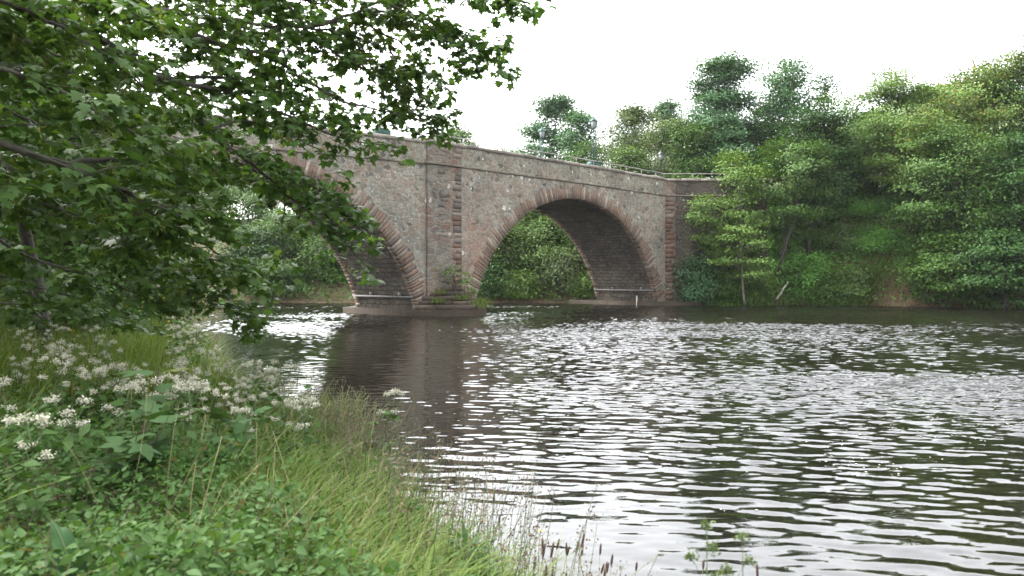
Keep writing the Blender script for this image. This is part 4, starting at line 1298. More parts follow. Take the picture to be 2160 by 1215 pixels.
while len(spots) < 100:
    px, py, d = rng.uniform(-20, 660), rng.uniform(660, 930), 0
    d = rng.uniform(4.2, 17)
    x = (px - CX) / F * d
    ex = float(np.interp(d, LEFT[:, 1], LEFT[:, 0]))
    if x > ex - 0.1 or x < -9:
        continue
    # denser drift in the middle distance, thinning towards the camera
    if rng.random() > (0.25 + 0.75 * float(vnoise(np.array([x]), np.array([d]), 1.6, 31)[0])) * (1.0 if d > 6 else 0.3):
        continue
    spots.append((x, d))
hero = [(P(150, 850, 4.3), 'white flower plant nearest the camera at the left edge'), (P(60, 900, 3.7), 'white flower plant low at the left edge with drooping heads'),
        (P(800, 950, 6.9), 'single white flower plant against the dark water at the grass edge')]
for i, (p, lab) in enumerate(hero):
    r = protos[i] if i < 1 else copy_thing(protos[i])
    r.location = (p[0], p[1], gz(p[0], p[1]) if i < 2 else 0.05)
    if i < 2:
        sc = (p[2] - r.location.z + 0.12) / 0.75
        r.scale = (sc,) * 3
    tag(r, lab, 'flower plant', 'white flower plants on the left bank')
for i, (x, y) in enumerate(spots):
    src = protos[i % 5]
    r = src if (i < 5 and i > 0) else copy_thing(src)
    r.location = (x, y, gz(x, y) - 0.03)
    r.rotation_euler = (rng.normal(0, 0.06), rng.normal(0.06, 0.06), rng.uniform(0, 6.28))
    s = rng.uniform(0.75, 1.12)
    r.scale = (s, s, s * rng.uniform(0.9, 1.1))
    tag(r, 'cream white umbel flower plant in the drift along the left bank', 'flower plant', 'white flower plants on the left bank')

# ------------------------------------------------------------------ single plants in the foreground
# broad dock leaves
dp = P(170, 1130, 2.75)
dz = gz(dp[0], dp[1])
r = empty('dock_plant', (dp[0], dp[1], dz))
r.scale = (1.25, 1.25, 1.3)
tag(r, 'dock plant with broad crinkled dark leaves at the lower left', 'plant')
rg = np.random.default_rng(61)


def big_leaf(L, W, az, el, curl, wave, z0):
    nu, nv = 12, 7  # along, across
    v = []
    a = np.array([math.cos(az), math.sin(az), 0])
    side = np.array([-math.sin(az), math.cos(az), 0])
    p = np.array([0, 0, z0])
    e = el
    for i in range(nu):
        u = i / (nu - 1)
        ww = W * math.sin(math.pi * min(1, 0.06 + u * 0.94)) ** 0.7 * (1 - 0.35 * u)
        for j in range(nv):
            s = (j / (nv - 1) - 0.5) * 2
            v.append(p + side * ww * s * 0.5 + np.array([0, 0, 1]) * (abs(s) * ww * 0.16 + wave * math.sin(u * 21 + s * 2) * abs(s)))
        p = p + (a * math.cos(e) + np.array([0, 0, math.sin(e)])) * L / nu
        e -= curl / nu
    q = [(i * nv + j, i * nv + j + 1, (i + 1) * nv + j + 1, (i + 1) * nv + j) for i in range(nu - 1) for j in range(nv - 1)]
    return v, q


for (L_, W_, az, el, cu) in ((0.34, 0.11, 2.5, 1.35, 1.0), (0.36, 0.12, 0.3, 1.3, 1.9), (0.28, 0.09, -0.6, 0.9, 1.5), (0.30, 0.10, 3.6, 0.8, 1.3), (0.26, 0.09, -1.9, 0.9, 1.2), (0.24, 0.075, 1.5, 1.1, 1.6), (0.3, 0.085, -2.6, 1.2, 1.5)):
    v, q = big_leaf(L_, W_ * 0.85, az, el, cu, 0.011, 0.10)
    lf_ = MB().add(v, q).build('leaf', MAT['lf_dock'], r, smooth=True)
    MB().tube(np.array(v).reshape(12, 7, 3)[:, 3] + np.array([0, 0, 0.001]), np.linspace(0.004, 0.001, 12), 5).build('midrib', MAT['stem'], lf_, smooth=True)
MB().tube([(0, 0, 0), (0.01, 0, 0.11)], [0.012, 0.008], 6).build('stem', MAT['stem'], r, smooth=True)


def leafy_stem_plant(name, label, cat, p, H, nst, tpl, size, mat, seed, spread=0.5, nper=12, stem='stem', lean=(0, 0), up=0.6):
    rg = np.random.default_rng(seed)
    z = gz(p[0], p[1]) - 0.02
    r = empty(name, (p[0], p[1], z))
    tag(r, label, cat)
    st, lf = MB(), MB()
    for i in range(nst):
        a = rg.uniform(0, 6.28)
        c = curve_pts((rg.normal(0, 0.02), rg.normal(0, 0.02), 0), (math.cos(a) * spread + lean[0], math.sin(a) * spread + lean[1], 1), H * rg.uniform(0.7, 1.05), 6, rg, 0.02, 0.07)
        st.tube(c, np.linspace(0.005, 0.0022, 7), 4)
        f = rg.uniform(1.5, 6, nper)
        k = np.minimum(5, f.astype(int))
        pos = c[k] + (c[k + 1] - c[k]) * (f - k)[:, None]
        a2 = np.arange(nper) * 2.4 + a
        tip = np.stack([np.cos(a2), np.sin(a2), np.full(nper, up) + rg.normal(0, 0.2, nper)], -1)
        nrm = np.array([0, 0, 1.0]) - tip * 0.3 + rg.normal(0, 0.2, (nper, 3))
        scatter(lf, tpl, pos + tip * size * 0.15, nrm, tip, size * rg.uniform(0.6, 1.15, nper))
    st.build('stem', MAT[stem], r, smooth=True)
    lf.build('leaves', MAT[mat], r)
    return r


leafy_stem_plant('sycamore_sapling', 'young sycamore seedling with wide blue green lobed leaves among the herbs', 'sapling', P(255, 960, 4.5), 0.92, 4, SYC, 0.2, 'lf_sap', 71, 0.3, 8, 'redstem', (0.1, 0), 0.1)
leafy_stem_plant('sycamore_sapling', 'smaller sycamore seedling right of the first, near the white flowers', 'sapling', P(455, 930, 5.2), 0.62, 3, SYC, 0.16, 'lf_sap', 72, 0.3, 7, 'redstem', (0.1, 0), 0.1)
LANCE = (np.array([(0, 0, 0), (0.35, 0.11, 0.03), (1, 0, -0.08), (0.35, -0.11, 0.03)]), [np.array([(0, 3, 2), (0, 2, 1)])])
leafy_stem_plant('leafy_weed', 'tall grey green weed with narrow upright leaves beside the water', 'plant', P(985, 1185, 4.0), 0.42, 4, LANCE, 0.13, 'lf_sap', 73, 0.12, 26, 'stem', (0.05, 0), 0.8)
leafy_stem_plant('leafy_weed', 'second narrow leaved weed just right of the tall one', 'plant', P(1075, 1190, 4.1), 0.36, 3, LANCE, 0.12, 'lf_sap', 74, 0.15, 24, 'stem', (0.08, 0), 0.8)
leafy_stem_plant('broadleaf_weed', 'bright broad leaved weed at the bottom edge below the grass', 'plant', P(740, 1290, 2.7), 0.25, 4, OVAL, 0.11, 'lf_mid', 75, 0.5, 9, 'stem', (0, 0), 0.5)
leafy_stem_plant('yellow_green_weed', 'yellow green lobed weed on the grassy point by the water', 'plant', P(655, 900, 8.6), 0.4, 4, SYC, 0.12, 'lf_pale', 76, 0.4, 8, 'stem', (0, 0), 0.3)

# cocksfoot grass out of focus at the bottom
for i, (px, d, top, lab) in enumerate(((1490, 2.6, 1110, 'blurred cocksfoot grass with clustered green spikelets, left one'), (1565, 2.5, 1135, 'blurred cocksfoot grass with clustered green spikelets, right one'))):
    b = P(px - 75, 1330, d)
    tp = P(px, top, d)
    z = gz(b[0], b[1]) if False else 0.1
    b[2] = z
    r = empty('cocksfoot_grass', b)
    tag(r, lab, 'grass plant', 'cocksfoot grasses at the bottom edge')
    rg = np.random.default_rng(81 + i)
    st, hd = MB(), MB()
    s_ = np.linspace(0, 1, 8)[:, None]
    line = s_ * (tp - b) + np.array([0.04, 0, 0]) * np.sin(s_ * 3.1)
    st.tube(line, np.linspace(0.003, 0.0012, 8), 4)
    for f, L_, sd in ((0.72, 0.07, -1), (0.78, 0.05, 1), (0.86, 0.035, -1), (0.9, 0.03, 1), (1.0, 0.0, 0), (0.68, 0.09, 1)):
        c = line[0] + (line[-1] - line[0]) * f + np.array([sd * L_, 0.0, L_ * 0.35])
        a0 = line[0] + (line[-1] - line[0]) * (f - 0.05)
        st.tube([a0, (a0 + c) / 2 + np.array([0, 0, 0.006]), c], 0.0009, 3)
        n = 46
        pp = c + rg.normal(0, 1, (n, 3)) * np.array([0.010, 0.008, 0.009])
        scatter(hd, KITE, pp, rg.normal(0, 1, (n, 3)), rg.normal(0, 0.5, (n, 3)) + np.array([0.5 * sd, 0, 0.8]), rg.uniform(0.010, 0.018, n))
    st.build('stem', MAT['stem'], r)
    hd.build('seed_head', MAT['lf_olive'], r)

# ribwort plantains: thin stalks with dark heads in front of the water
rp = empty('ribwort_plantain')
rg = np.random.default_rng(90)
MB().tube([(0, 0, 0), (0.01, 0, 0.15), (0.02, 0, 0.3)], [0.0022, 0.0018, 0.0015], 4).build('stem', MAT['drystem'], rp)
MB().tube([(0.02, 0, 0.298), (0.022, 0, 0.305), (0.024, 0, 0.32), (0.026, 0, 0.335), (0.028, 0, 0.342)], [0.0015, 0.0055, 0.0065, 0.005, 0.001], 6).build('seed_head', MAT['plantain'], rp, smooth=True)
rng = np.random.default_rng(91)
first = True
for i in range(34):
    px, top = rng.uniform(1090, 1290), rng.uniform(1120, 1215)
    if i >= 22:
        px, top = rng.uniform(1290, 1760), rng.uniform(1130, 1212)
    if 28 <= i:
        px, top = rng.uniform(900, 1060), rng.uniform(1000, 1120)
    d = rng.uniform(3.5, 4.3) if i < 28 else rng.uniform(4.6, 5.6)
    p = P(px, top, d)
    r = rp if first else copy_thing(rp)
    first = False
    zb = min(gz(p[0], p[1]), p[2] - 0.15)
    zb = max(zb, -0.15)
    s = (p[2] - zb) / 0.34
    r.location = (p[0] - 0.02 * s, p[1], zb)
    r.scale = (1.0, 1.0, s) if s > 1 else (1, 1, s)
    r.rotation_euler = (0, rng.normal(0.05, 0.1), rng.uniform(-0.6, 0.6))
    tag(r, 'thin ribwort plantain stalk with a small dark head at the water edge', 'plant', 'ribwort plantains along the water edge')

# buttercups
bc = empty('buttercup')
MB().tube([(0, 0, 0), (0.01, 0, 0.2), (0.0, 0, 0.4)], [0.002, 0.0016, 0.0013], 4).build('stem', MAT['stem'], bc)
mb = MB()
a = np.arange(5) * 1.2566
scatter(mb, OVAL, np.tile([(0, 0, 0.4)], (5, 1)), np.stack([-np.cos(a) * 0.5, -np.sin(a) * 0.5, np.ones(5)], -1), np.stack([np.cos(a), np.sin(a), 0.5 * np.ones(5)], -1), 0.016)
mb.build('flower', MAT['yellow'], bc)
rng = np.random.default_rng(95)
for i, (px, py, d) in enumerate(((686, 985, 6.6), (645, 1048, 6.0), (715, 972, 6.9), (590, 915, 8.2), (1022, 1098, 5.2), (925, 1085, 5.5), (755, 1040, 5.8), (530, 830, 9.5), (490, 765, 13), (560, 790, 12), (660, 1020, 6.3), (1140, 1120, 4.9), (735, 985, 6.9))):
    p = P(px, py, d)
    r = bc if i == 0 else copy_thing(bc)
    zb = max(min(gz(p[0], p[1]), p[2] - 0.2), -0.1)
    r.location = (p[0], p[1], zb)
    r.scale = (1.3, 1.3, (p[2] - zb) / 0.4)
    r.rotation_euler = (0, 0, rng.uniform(0, 6))
    tag(r, 'small yellow buttercup in the grass at the water edge', 'flower', 'buttercups in the bank grass')

# ------------------------------------------------------------------ the big sycamore hanging in from the left
rng = np.random.default_rng(7)
syc_root = empty('sycamore_tree', (-6.2, 4.2, gz(-6.2, 4.2) - 0.1))
tag(syc_root, 'large sycamore whose lobed leaves and drooping branches fill the upper left', 'tree')
so = np.array(syc_root.location)
wood, leaves, keys = MB(), MB(), MB()
LP, LN, LT, LS, KP = [], [], [], [], []


def leaf_pair(p, d, big=1.0):
    side = unit(np.cross(d, (0, 0, 1)) + rng.normal(0, 0.15, 3))
    for s in (-1, 1):
        out = unit(side * s * 0.8 + d * 0.55 + np.array([0, 0, -0.28]) + rng.normal(0, 0.25, 3))
        pet = rng.uniform(0.05, 0.12)
        q = p + out * pet + np.array([0, 0, -0.02])
        LP.append(q)
        LT.append(out + np.array([0, 0, rng.uniform(-0.9, -0.1)]))
        LN.append(np.array([0, 0, 1.0]) + out * rng.uniform(0.0, 0.8) + rng.normal(0, 0.33, 3))
        LS.append(big * rng.uniform(0.055, 0.118))


def twig(p, d, L, r, depth, droop=0.07):
    n = max(3, int(L / 0.078))
    c = curve_pts(p, d, L, n, rng, droop, 0.13)
    wood.tube(c - so, np.linspace(r, 0.0022, n + 1), 4 if r > 0.006 else 3)
    for i in range(1, n + 1):
        dd = unit(c[i] - c[i - 1])
        if rng.random() < 0.95:
            leaf_pair(c[i], dd)
        if rng.random() < 0.06:
            KP.append(c[i])
    leaf_pair(c[-1], unit(c[-1] - c[-2]))
    leaf_pair(c[-1] + 0.02, unit(c[-1] - c[-2]))
    if depth > 0:
        for i in range(1, n):
            if rng.random() < 0.50:
                dd = unit(c[i + 1] - c[i])
                sd = unit(np.cross(dd, (0, 0, 1))) * rng.choice([-1, 1])
                twig(c[i], unit(dd * 0.8 + sd * 0.75 + np.array([0, 0, rng.uniform(-0.35, 0.3)])), L * rng.uniform(0.35, 0.6), r * 0.55, depth - 1, droop)


def bough(path, r0, r1, tw=0.7, every=0.2, start=0.0, depth=1):
    pts = np.array([P(*p) for p in path])
    joined = path[0][0] < 0 or path[0][1] < -100
    if joined:                       # the bough leaves the trunk itself
        pts = np.concatenate([[(-6.03, 4.55, min(7.4, max(1.6, pts[0][2] - 0.5)))], pts])
    seg = np.concatenate([[0], np.cumsum(np.linalg.norm(np.diff(pts, axis=0), axis=1))])
    if joined:
        start = max(start, 0.85 * seg[1] / seg[-1])
    n = max(8, int(seg[-1] / 0.12))
    s = np.linspace(0, seg[-1], n)
    c = np.stack([np.interp(s, seg, pts[:, k]) for k in range(3)], -1)
    for _ in range(3):
        c[1:-1] = (c[:-2] + 2 * c[1:-1] + c[2:]) / 4
    c[1:-1] += rng.normal(0, 0.010, (n - 2, 3))
    rr = np.linspace(r0, r1, n)
    wood.tube(c - so, rr, 7)
    step = max(1, int(every / (seg[-1] / n)))
    sgn = 1
    for i in range(2, n - 1, step):
        if i / n < start:
            continue
        dd = unit(c[i + 1] - c[i])
        sd = unit(np.cross(dd, (0, 0, 1)))
        sgn = -sgn
        d = unit(dd * 0.75 + sd * sgn * rng.uniform(0.35, 1.0) + np.array([0, 0, rng.uniform(-0.5, 0.55)]))
        twig(c[i], d, tw * rng.uniform(0.5, 1.15) * (1.0 - 0.45 * i / n), max(0.004, rr[i] * 0.34), depth)
    twig(c[-1], unit(c[-1] - c[-2]), tw * 0.45, max(0.004, r1 * 0.8), depth)


tz = gz(-6.2, 4.2)
wood.tube(np.array([(-6.2, 4.2, tz - 0.2), (-6.15, 4.25, 1.2), (-6.05, 4.4, 2.6), (-6.1, 4.5, 4.2), (-6.0, 4.7, 6.0), (-5.9, 4.9, 8.0)]) - so, [0.34, 0.28, 0.25, 0.21, 0.16, 0.1], 10)
boughs = [
    ([(-700, -300, 5.0), (-150, -60, 5.6), (60, 10, 6.0), (220, 85, 6.6), (330, 165, 7.0), (440, 275, 7.5), (510, 330, 8.0), (590, 345, 8.4), (660, 410, 8.7), (720, 500, 9.0), (752, 540, 9.1)], 0.07, 0.006, 0.62, 0.17, 0.2, 1),
    ([(-900, 220, 4.8), (-80, 265, 5.0), (70, 325, 5.3), (110, 350, 5.4), (165, 345, 5.5), (240, 390, 5.8), (330, 440, 6.3), (430, 465, 6.9)], 0.065, 0.006, 0.65, 0.18, 0.35, 1),
    ([(-300, -300, 6.4), (180, -60, 7.0), (300, 5, 7.3), (380, 65, 7.5), (450, 95, 7.7), (560, 110, 8.0), (640, 165, 8.4), (720, 215, 8.7), (800, 232, 9.0), (890, 255, 9.3)], 0.06, 0.006, 0.6, 0.17, 0.2, 1),
    ([(300, -260, 7.7), (480, -120, 8.0), (600, 0, 8.3), (640, 60, 8.5), (700, 110, 8.7), (780, 150, 9.0), (860, 200, 9.2), (915, 240, 9.4)], 0.05, 0.005, 0.55, 0.18, 0.3, 1),
    ([(480, -160, 8.3), (640, -60, 8.5), (790, -5, 8.8), (880, 40, 9.0), (940, 80, 9.2), (1000, 125, 9.4), (1045, 140, 9.6)], 0.045, 0.005, 0.5, 0.2, 0.25, 1),
    ([(600, -200, 8.8), (760, -110, 9.0), (940, -45, 9.2), (1050, -15, 9.5), (1110, 5, 9.7)], 0.04, 0.005, 0.45, 0.2, 0.2, 1),
    ([(-300, 200, 6.0), (60, 330, 6.5), (160, 405, 7.0), (220, 480, 7.3), (300, 540, 7.7), (370, 600, 8.0), (440, 625, 8.3), (490, 650, 8.5)], 0.04, 0.005, 0.6, 0.17, 0.2, 1),
    ([(-500, 380, 6.6), (-100, 450, 7.0), (0, 505, 7.0), (100, 565, 7.2), (190, 580, 7.4), (300, 625, 7.8)], 0.04, 0.006, 0.6, 0.18, 0.3, 1),
    ([(510, 330, 8.0), (570, 360, 8.2), (640, 375, 8.5), (700, 420, 8.8), (750, 470, 9.0)], 0.016, 0.005, 0.5, 0.17, 0.0, 1),
    ([(240, 390, 5.8), (320, 480, 6.6), (400, 530, 7.2), (480, 560, 7.7), (520, 580, 8.0)], 0.02, 0.005, 0.55, 0.18, 0.0, 1),
    ([(-500, -150, 4.6), (-100, -40, 5.0), (100, 40, 5.5), (230, 120, 6.0), (320, 200, 6.4)], 0.04, 0.006, 0.6, 0.18, 0.25, 1),
    ([(-500, 40, 4.6), (-100, 110, 5.0), (80, 170, 5.3), (190, 220, 5.6), (290, 290, 6.0), (370, 330, 6.5)], 0.04, 0.006, 0.55, 0.18, 0.25, 1),
    ([(-200, -160, 6.0), (0, -60, 6.2), (200, -10, 6.7), (400, 30, 7.5), (500, 60, 8.0), (580, 60, 8.3)], 0.04, 0.006, 0.6, 0.18, 0.1, 1),
    ([(-400, 330, 5.6), (-50, 380, 6.0), (100, 430, 6.3), (200, 470, 6.6), (270, 500, 6.9)], 0.03, 0.006, 0.55, 0.18, 0.25, 1),
    ([(-300, 520, 7.6), (-50, 560, 8.0), (60, 600, 8.3), (160, 625, 8.7), (250, 650, 9.0)], 0.025, 0.006, 0.55, 0.2, 0.25, 1),
    ([(330, 165, 7.0), (470, 190, 7.7), (600, 240, 8.3), (700, 285, 8.7), (780, 305, 9.0), (815, 310, 9.1)], 0.024, 0.005, 0.5, 0.18, 0.1, 1),
    ([(440, 275, 7.5), (520, 250, 7.9), (600, 275, 8.3), (660, 310, 8.6)], 0.016, 0.005, 0.4, 0.2, 0.1, 0),
    ([(-150, -60, 5.6), (100, 130, 6.2), (250, 210, 6.8), (370, 340, 7.4), (440, 400, 7.8)], 0.03, 0.006, 0.6, 0.18, 0.3, 1),
    ([(-300, 100, 7.4), (0, 220, 7.8), (150, 300, 8.2), (280, 400, 8.7), (380, 520, 9.1)], 0.03, 0.006, 0.65, 0.2, 0.25, 1),
    ([(-300, -100, 8.0), (0, 60, 8.4), (200, 150, 9.0), (360, 200, 9.4), (480, 270, 9.8)], 0.04, 0.006, 0.7, 0.2, 0.2, 1),
    ([(-400, -100, 9.0), (0, 40, 9.5), (180, 90, 10.0), (320, 140, 10.4), (450, 200, 10.8), (540, 240, 11.1)], 0.04, 0.006, 0.75, 0.16, 0.2, 1),
    ([(-400, 60, 9.0), (0, 150, 9.6), (160, 210, 10.1), (300, 260, 10.5), (400, 300, 10.8)], 0.04, 0.006, 0.75, 0.16, 0.2, 1),
    ([(-300, 220, 9.2), (0, 300, 9.8), (140, 340, 10.3), (280, 370, 10.7), (400, 420, 11.0)], 0.035, 0.006, 0.75, 0.16, 0.2, 1),
    ([(-300, 380, 9.5), (0, 420, 10.0), (130, 460, 10.4), (260, 500, 10.8), (380, 560, 11.2)], 0.035, 0.006, 0.75, 0.16, 0.2, 1),
    ([(-200, -250, 9.5), (100, -60, 10.0), (260, 10, 10.4), (420, 60, 10.8), (540, 110, 11.1), (640, 160, 11.4)], 0.035, 0.006, 0.7, 0.16, 0.15, 1),
    ([(100, -250, 10.0), (400, -60, 10.4), (560, 0, 10.8), (680, 40, 11.1)], 0.03, 0.006, 0.6, 0.16, 0.2, 1),
    ([(640, 60, 8.5), (760, 20, 8.9), (880, 30, 9.2), (980, 80, 9.5), (1050, 125, 9.7)], 0.024, 0.004, 0.45, 0.15, 0.2, 1),
    ([(760, 20, 8.9), (880, -20, 9.2), (1000, -10, 9.5), (1090, 0, 9.7), (1125, 8, 9.8)], 0.018, 0.004, 0.36, 0.16, 0.1, 1),
    ([(180, -60, 7.0), (320, -20, 7.5), (440, 10, 8.0), (560, 20, 8.4)], 0.024, 0.005, 0.5, 0.15, 0.05, 1),
    ([(-100, -40, 5.0), (80, -20, 5.4), (220, 10, 6.0), (330, 40, 6.6)], 0.024, 0.005, 0.5, 0.15, 0.1, 1),
    ([(440, 275, 7.5), (520, 340, 8.0), (600, 405, 8.4), (655, 450, 8.7), (700, 490, 8.9)], 0.022, 0.005, 0.5, 0.15, 0.05, 1),
    ([(590, 345, 8.4), (660, 375, 8.7), (720, 430, 8.9), (765, 490, 9.1)], 0.016, 0.005, 0.42, 0.14, 0.05, 1),
    ([(300, 540, 7.7), (380, 560, 8.1), (450, 600, 8.4), (500, 640, 8.6), (515, 675, 8.7)], 0.018, 0.004, 0.42, 0.15, 0.1, 1),
    ([(700, 110, 8.7), (800, 130, 9.1), (880, 185, 9.4), (925, 250, 9.6)], 0.016, 0.004, 0.42, 0.15, 0.1, 1),
    ([(330, 165, 7.0), (420, 160, 7.6), (520, 165, 8.1), (610, 200, 8.5), (690, 245, 8.9), (760, 270, 9.2)], 0.022, 0.005, 0.55, 0.17, 0.1, 1),
    ([(380, 65, 7.5), (480, 40, 8.0), (600, 55, 8.5), (700, 60, 8.9), (790, 90, 9.2), (850, 130, 9.5)], 0.024, 0.005, 0.5, 0.17, 0.1, 1),
    ([(640, 60, 8.5), (720, 40, 8.9), (800, 60, 9.2), (870, 110, 9.5), (920, 170, 9.7)], 0.02, 0.005, 0.5, 0.17, 0.1, 1),
    ([(440, -80, 8.0), (560, -20, 8.4), (680, 10, 8.8), (760, 30, 9.1)], 0.024, 0.005, 0.5, 0.17, 0.1, 1),
    ([(880, 40, 9.0), (940, 50, 9.3), (1000, 60, 9.5), (1040, 80, 9.7)], 0.014, 0.004, 0.35, 0.18, 0.0, 1),
    ([(110, 350, 5.4), (200, 330, 6.0), (300, 350, 6.6), (390, 400, 7.2), (460, 440, 7.7)], 0.024, 0.005, 0.55, 0.18, 0.1, 1),
    ([(160, 405, 7.0), (280, 430, 7.6), (400, 490, 8.2), (500, 560, 8.7), (545, 610, 8.9)], 0.022, 0.005, 0.55, 0.18, 0.1, 1),
    ([(-200, 600, 9.0), (0, 640, 9.4), (120, 650, 9.8), (240, 660, 10.2), (330, 690, 10.5)], 0.024, 0.005, 0.55, 0.2, 0.1, 1),
    ([(600, 390, 8.5), (600, 470, 8.6), (590, 530, 8.65), (600, 570, 8.7)], 0.008, 0.003, 0.22, 0.3, 0.3, 0),
]
for args in boughs:
    bough(*args)
LP, LN, LT, LS = np.array(LP), np.array(LN), np.array(LT), np.array(LS)
scatter(leaves, SYC, LP - so, LN, LT, LS)
KP = np.array(KP)
for c in KP - so:
    n = 16
    pp = c + rng.normal(0, 1, (n, 3)) * np.array([0.03, 0.03, 0.045]) + np.array([0, 0, -0.07])
    scatter(keys, LANCE, pp, rng.normal(0, 1, (n, 3)), rng.normal(0, 0.6, (n, 3)) + np.array([0, 0, -1]), rng.uniform(0.035, 0.055, n))
wood.build('trunk', MAT['bark'], syc_root, smooth=True)
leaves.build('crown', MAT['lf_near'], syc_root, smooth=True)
keys.build('seed_keys', MAT['key'], syc_root)

# small trees and bushes farther along the left bank
LB = 'trees along the left bank'
for i, (x, y, H, R, mt, cl, sh, nl, lab, nm, lf) in enumerate((
        (-6.9, 11.8, 6.6, 2.4, 'lf_mid', 0.42, 'round', 9000, 'slim young tree with a bare upright trunk behind the white flowers', 'tree', 0.16),
        (-11.2, 15.5, 8.5, 3.2, 'lf_pale', 0.1, 'round', 13000, 'yellow green tree behind the slim young tree', 'tree', 0.18),
        (-9.6, 18.5, 5.0, 2.2, 'lf_mid', 0.05, 'dome', 9000, 'low leafy tree by the water beyond the slim young tree', 'tree', 0.17),
        (-14.5, 20.5, 9.5, 3.6, 'lf_mid', 0.1, 'round', 13000, 'bushy tree against the left end of the bridge', 'tree', 0.2),
        (-10.5, 9.2, 7.5, 3.0, 'lf_deep', 0.1, 'round', 12000, 'dark leafy tree at the left edge behind the sycamore', 'tree', 0.17),
        (-13.6, 25.0, 5.2, 2.3, 'lf_deep', 0.05, 'dome', 8000, 'dark bush on the shore in front of the left arch', 'shrub', 0.2))):
    tree(lab, nm, x, y, H, R, mt, 400 + i, clear=cl, nlimb=34, nleaf=nl, leaf=lf, shape=sh, name=nm, group=LB, rc=0.45, flat=0.35)
# gorse with yellow flowers
for i, (px, py, d, hh, w, lab) in enumerate(((285, 690, 17.5, 1.5, 1.0, 'gorse bush dotted with yellow flowers at the bend of the left bank'), (150, 690, 13.5, 1.3, 0.8, 'smaller gorse bush with few yellow flowers near the slim trunk'))):
    p = P(px, py, d)
    r = tree(lab, 'shrub', p[0], p[1], hh, w, 'lf_mid', 450 + i, clear=0.02, nlimb=22, nleaf=4200, leaf=0.09, shape='dome', name='gorse_bush', rc=0.2, flat=0.7)
    rg = np.random.default_rng(460 + i)
    n = 260 if i == 0 else 90
    a, el = rg.uniform(0, 6.28, n), rg.uniform(0.05, 1.4, n)
    k = rg.uniform(0.75, 1.08, n)
    pp = np.stack([np.cos(a) * np.cos(el) * w * k, np.sin(a) * np.cos(el) * w * k, np.sin(el) * hh * k * 0.85 + 0.15], -1)
    mb = MB()
    scatter(mb, KITE, pp, rg.normal(0, 1, (n, 3)), rg.normal(0, 1, (n, 3)), rg.uniform(0.04, 0.075, n))
    mb.build('blossoms', MAT['yellow'], r)
# little fern and weeds growing on the cutwater
x, y, _ = BP(-0.95, -0.75)
r = tree('small yellow green sapling sprouting from the stepped cutwater of the pier', 'sapling', x, y, 1.05, 0.75, 'lf_pale', 470, clear=0.3, nlimb=12, nleaf=420, leaf=0.12, shape='wide', name='sapling', base=1.0, rc=0.14, flat=0.25)
x, y, _ = BP(-0.6, -1.0)
mb = MB()
rg = np.random.default_rng(480)
for (t_, yl, z, n) in ((-1.2, -1.5, 0.75, 90), (0.1, -1.3, 0.55, 90), (-0.6, -2.0, 0.4, 80), (0.9, -0.7, 0.5, 120), (-2.0, -0.8, 0.6, 70), (0.6, -0.3, 0.95, 70), (-1.6, -0.5, 1.0, 60), (1.3, -0.3, 0.27, 120), (1.4, 1.0, 0.27, 80)):
    a, b_, _ = BP(t_, yl)
    xx_, yy_ = a + rg.normal(0, 0.18, n), b_ + rg.normal(0, 0.18, n)
    blades(mb, xx_, yy_, np.full(n, z), rg.uniform(0.12, 0.38, n), np.full(n, 0.025), rg, (0, -0.1), 0.8)
tag(mb.build('grass', MAT['grass']), 'tufts of grass growing on the steps of the pier footing', 'grass', kind='stuff')

# ------------------------------------------------------------------ thin haze volume, added also to stand in for lens veil
m = bpy.data.materials.new('haze veil')
m.use_nodes = True
nt = m.node_tree
nt.nodes.clear()
vo_ = nt.nodes.new('ShaderNodeVolumePrincipled')
vo_.inputs['Color'].default_value = (0.93, 0.96, 1.0, 1)
vo_.inputs['Density'].default_value = HAZE
vo_.inputs['Anisotropy'].default_value = 0.3
out_ = nt.nodes.new('ShaderNodeOutputMaterial')
nt.links.new(vo_.outputs[0], out_.inputs['Volume'])
tag(MB().box(-440, 440, -90, 480, -4.5, 46).build('haze', m), kind='stuff')

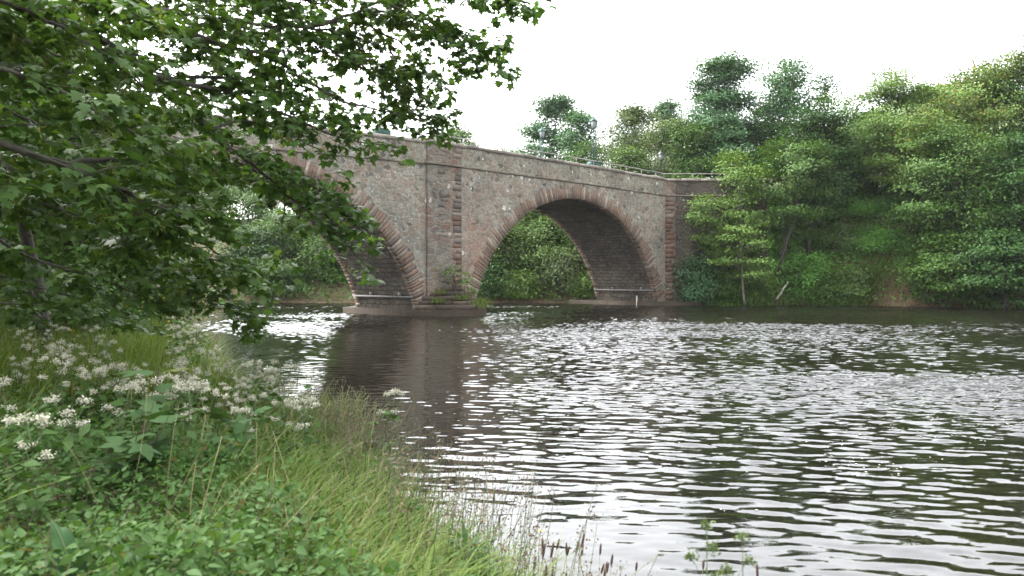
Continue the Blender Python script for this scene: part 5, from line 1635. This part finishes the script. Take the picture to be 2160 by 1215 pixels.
# ------------------------------------------------------------------ light, sky, camera
world = bpy.data.worlds.new('World')
scene.world = world
world.use_nodes = True
nt = world.node_tree
nt.nodes.clear()
SUN_EL, SUN_AZ = math.radians(52), math.radians(-60)
sky = nt.nodes.new('ShaderNodeTexSky')
sky.sky_type = 'NISHITA'
sky.sun_disc = False
sky.sun_elevation = SUN_EL
sky.sun_rotation = SUN_AZ
sky.air_density = 1.2
sky.dust_density = 4.0
hs = nt.nodes.new('ShaderNodeHueSaturation')
hs.inputs['Saturation'].default_value = 0.14
bg = nt.nodes.new('ShaderNodeBackground')
bg.inputs['Strength'].default_value = 0.15
wo = nt.nodes.new('ShaderNodeOutputWorld')
nt.links.new(sky.outputs[0], hs.inputs['Color'])
nt.links.new(hs.outputs[0], bg.inputs['Color'])
nt.links.new(bg.outputs[0], wo.inputs['Surface'])
sl = bpy.data.lights.new('sun', 'SUN')
sl.energy = 0.5
sl.angle = math.radians(40)
sl.color = (1.0, 0.96, 0.9)
so_ = bpy.data.objects.new('sun', sl)
COL.objects.link(so_)
# direction towards the sun: azimuth measured like the sky texture (rotation about Z from +Y)
sd = Vector((math.sin(SUN_AZ) * math.cos(SUN_EL), math.cos(SUN_AZ) * math.cos(SUN_EL), math.sin(SUN_EL)))
so_.rotation_euler = sd.to_track_quat('Z', 'Y').to_euler()

cam = bpy.data.cameras.new('camera')
cam.sensor_width = 36.0
cam.lens = F / 2160 * 36
cam.shift_y = -(607.5 - HY) / 2160
cam.clip_end = 3000
cam.clip_start = 0.05
cam.dof.use_dof = True
cam.dof.focus_distance = 30
cam.dof.aperture_fstop = 4.0
co_ = bpy.data.objects.new('camera', cam)
co_.location = (0, 0, CAMH)
co_.rotation_euler = (math.radians(90), 0, 0)
COL.objects.link(co_)
scene.camera = co_
scene.view_settings.view_transform = 'Standard'
scene.view_settings.look = 'None'
scene.view_settings.exposure = 2.75
scene.view_settings.gamma = 1.0
scene.cycles.max_bounces = 7
scene.cycles.volume_bounces = 1
scene.cycles.transparent_max_bounces = 4
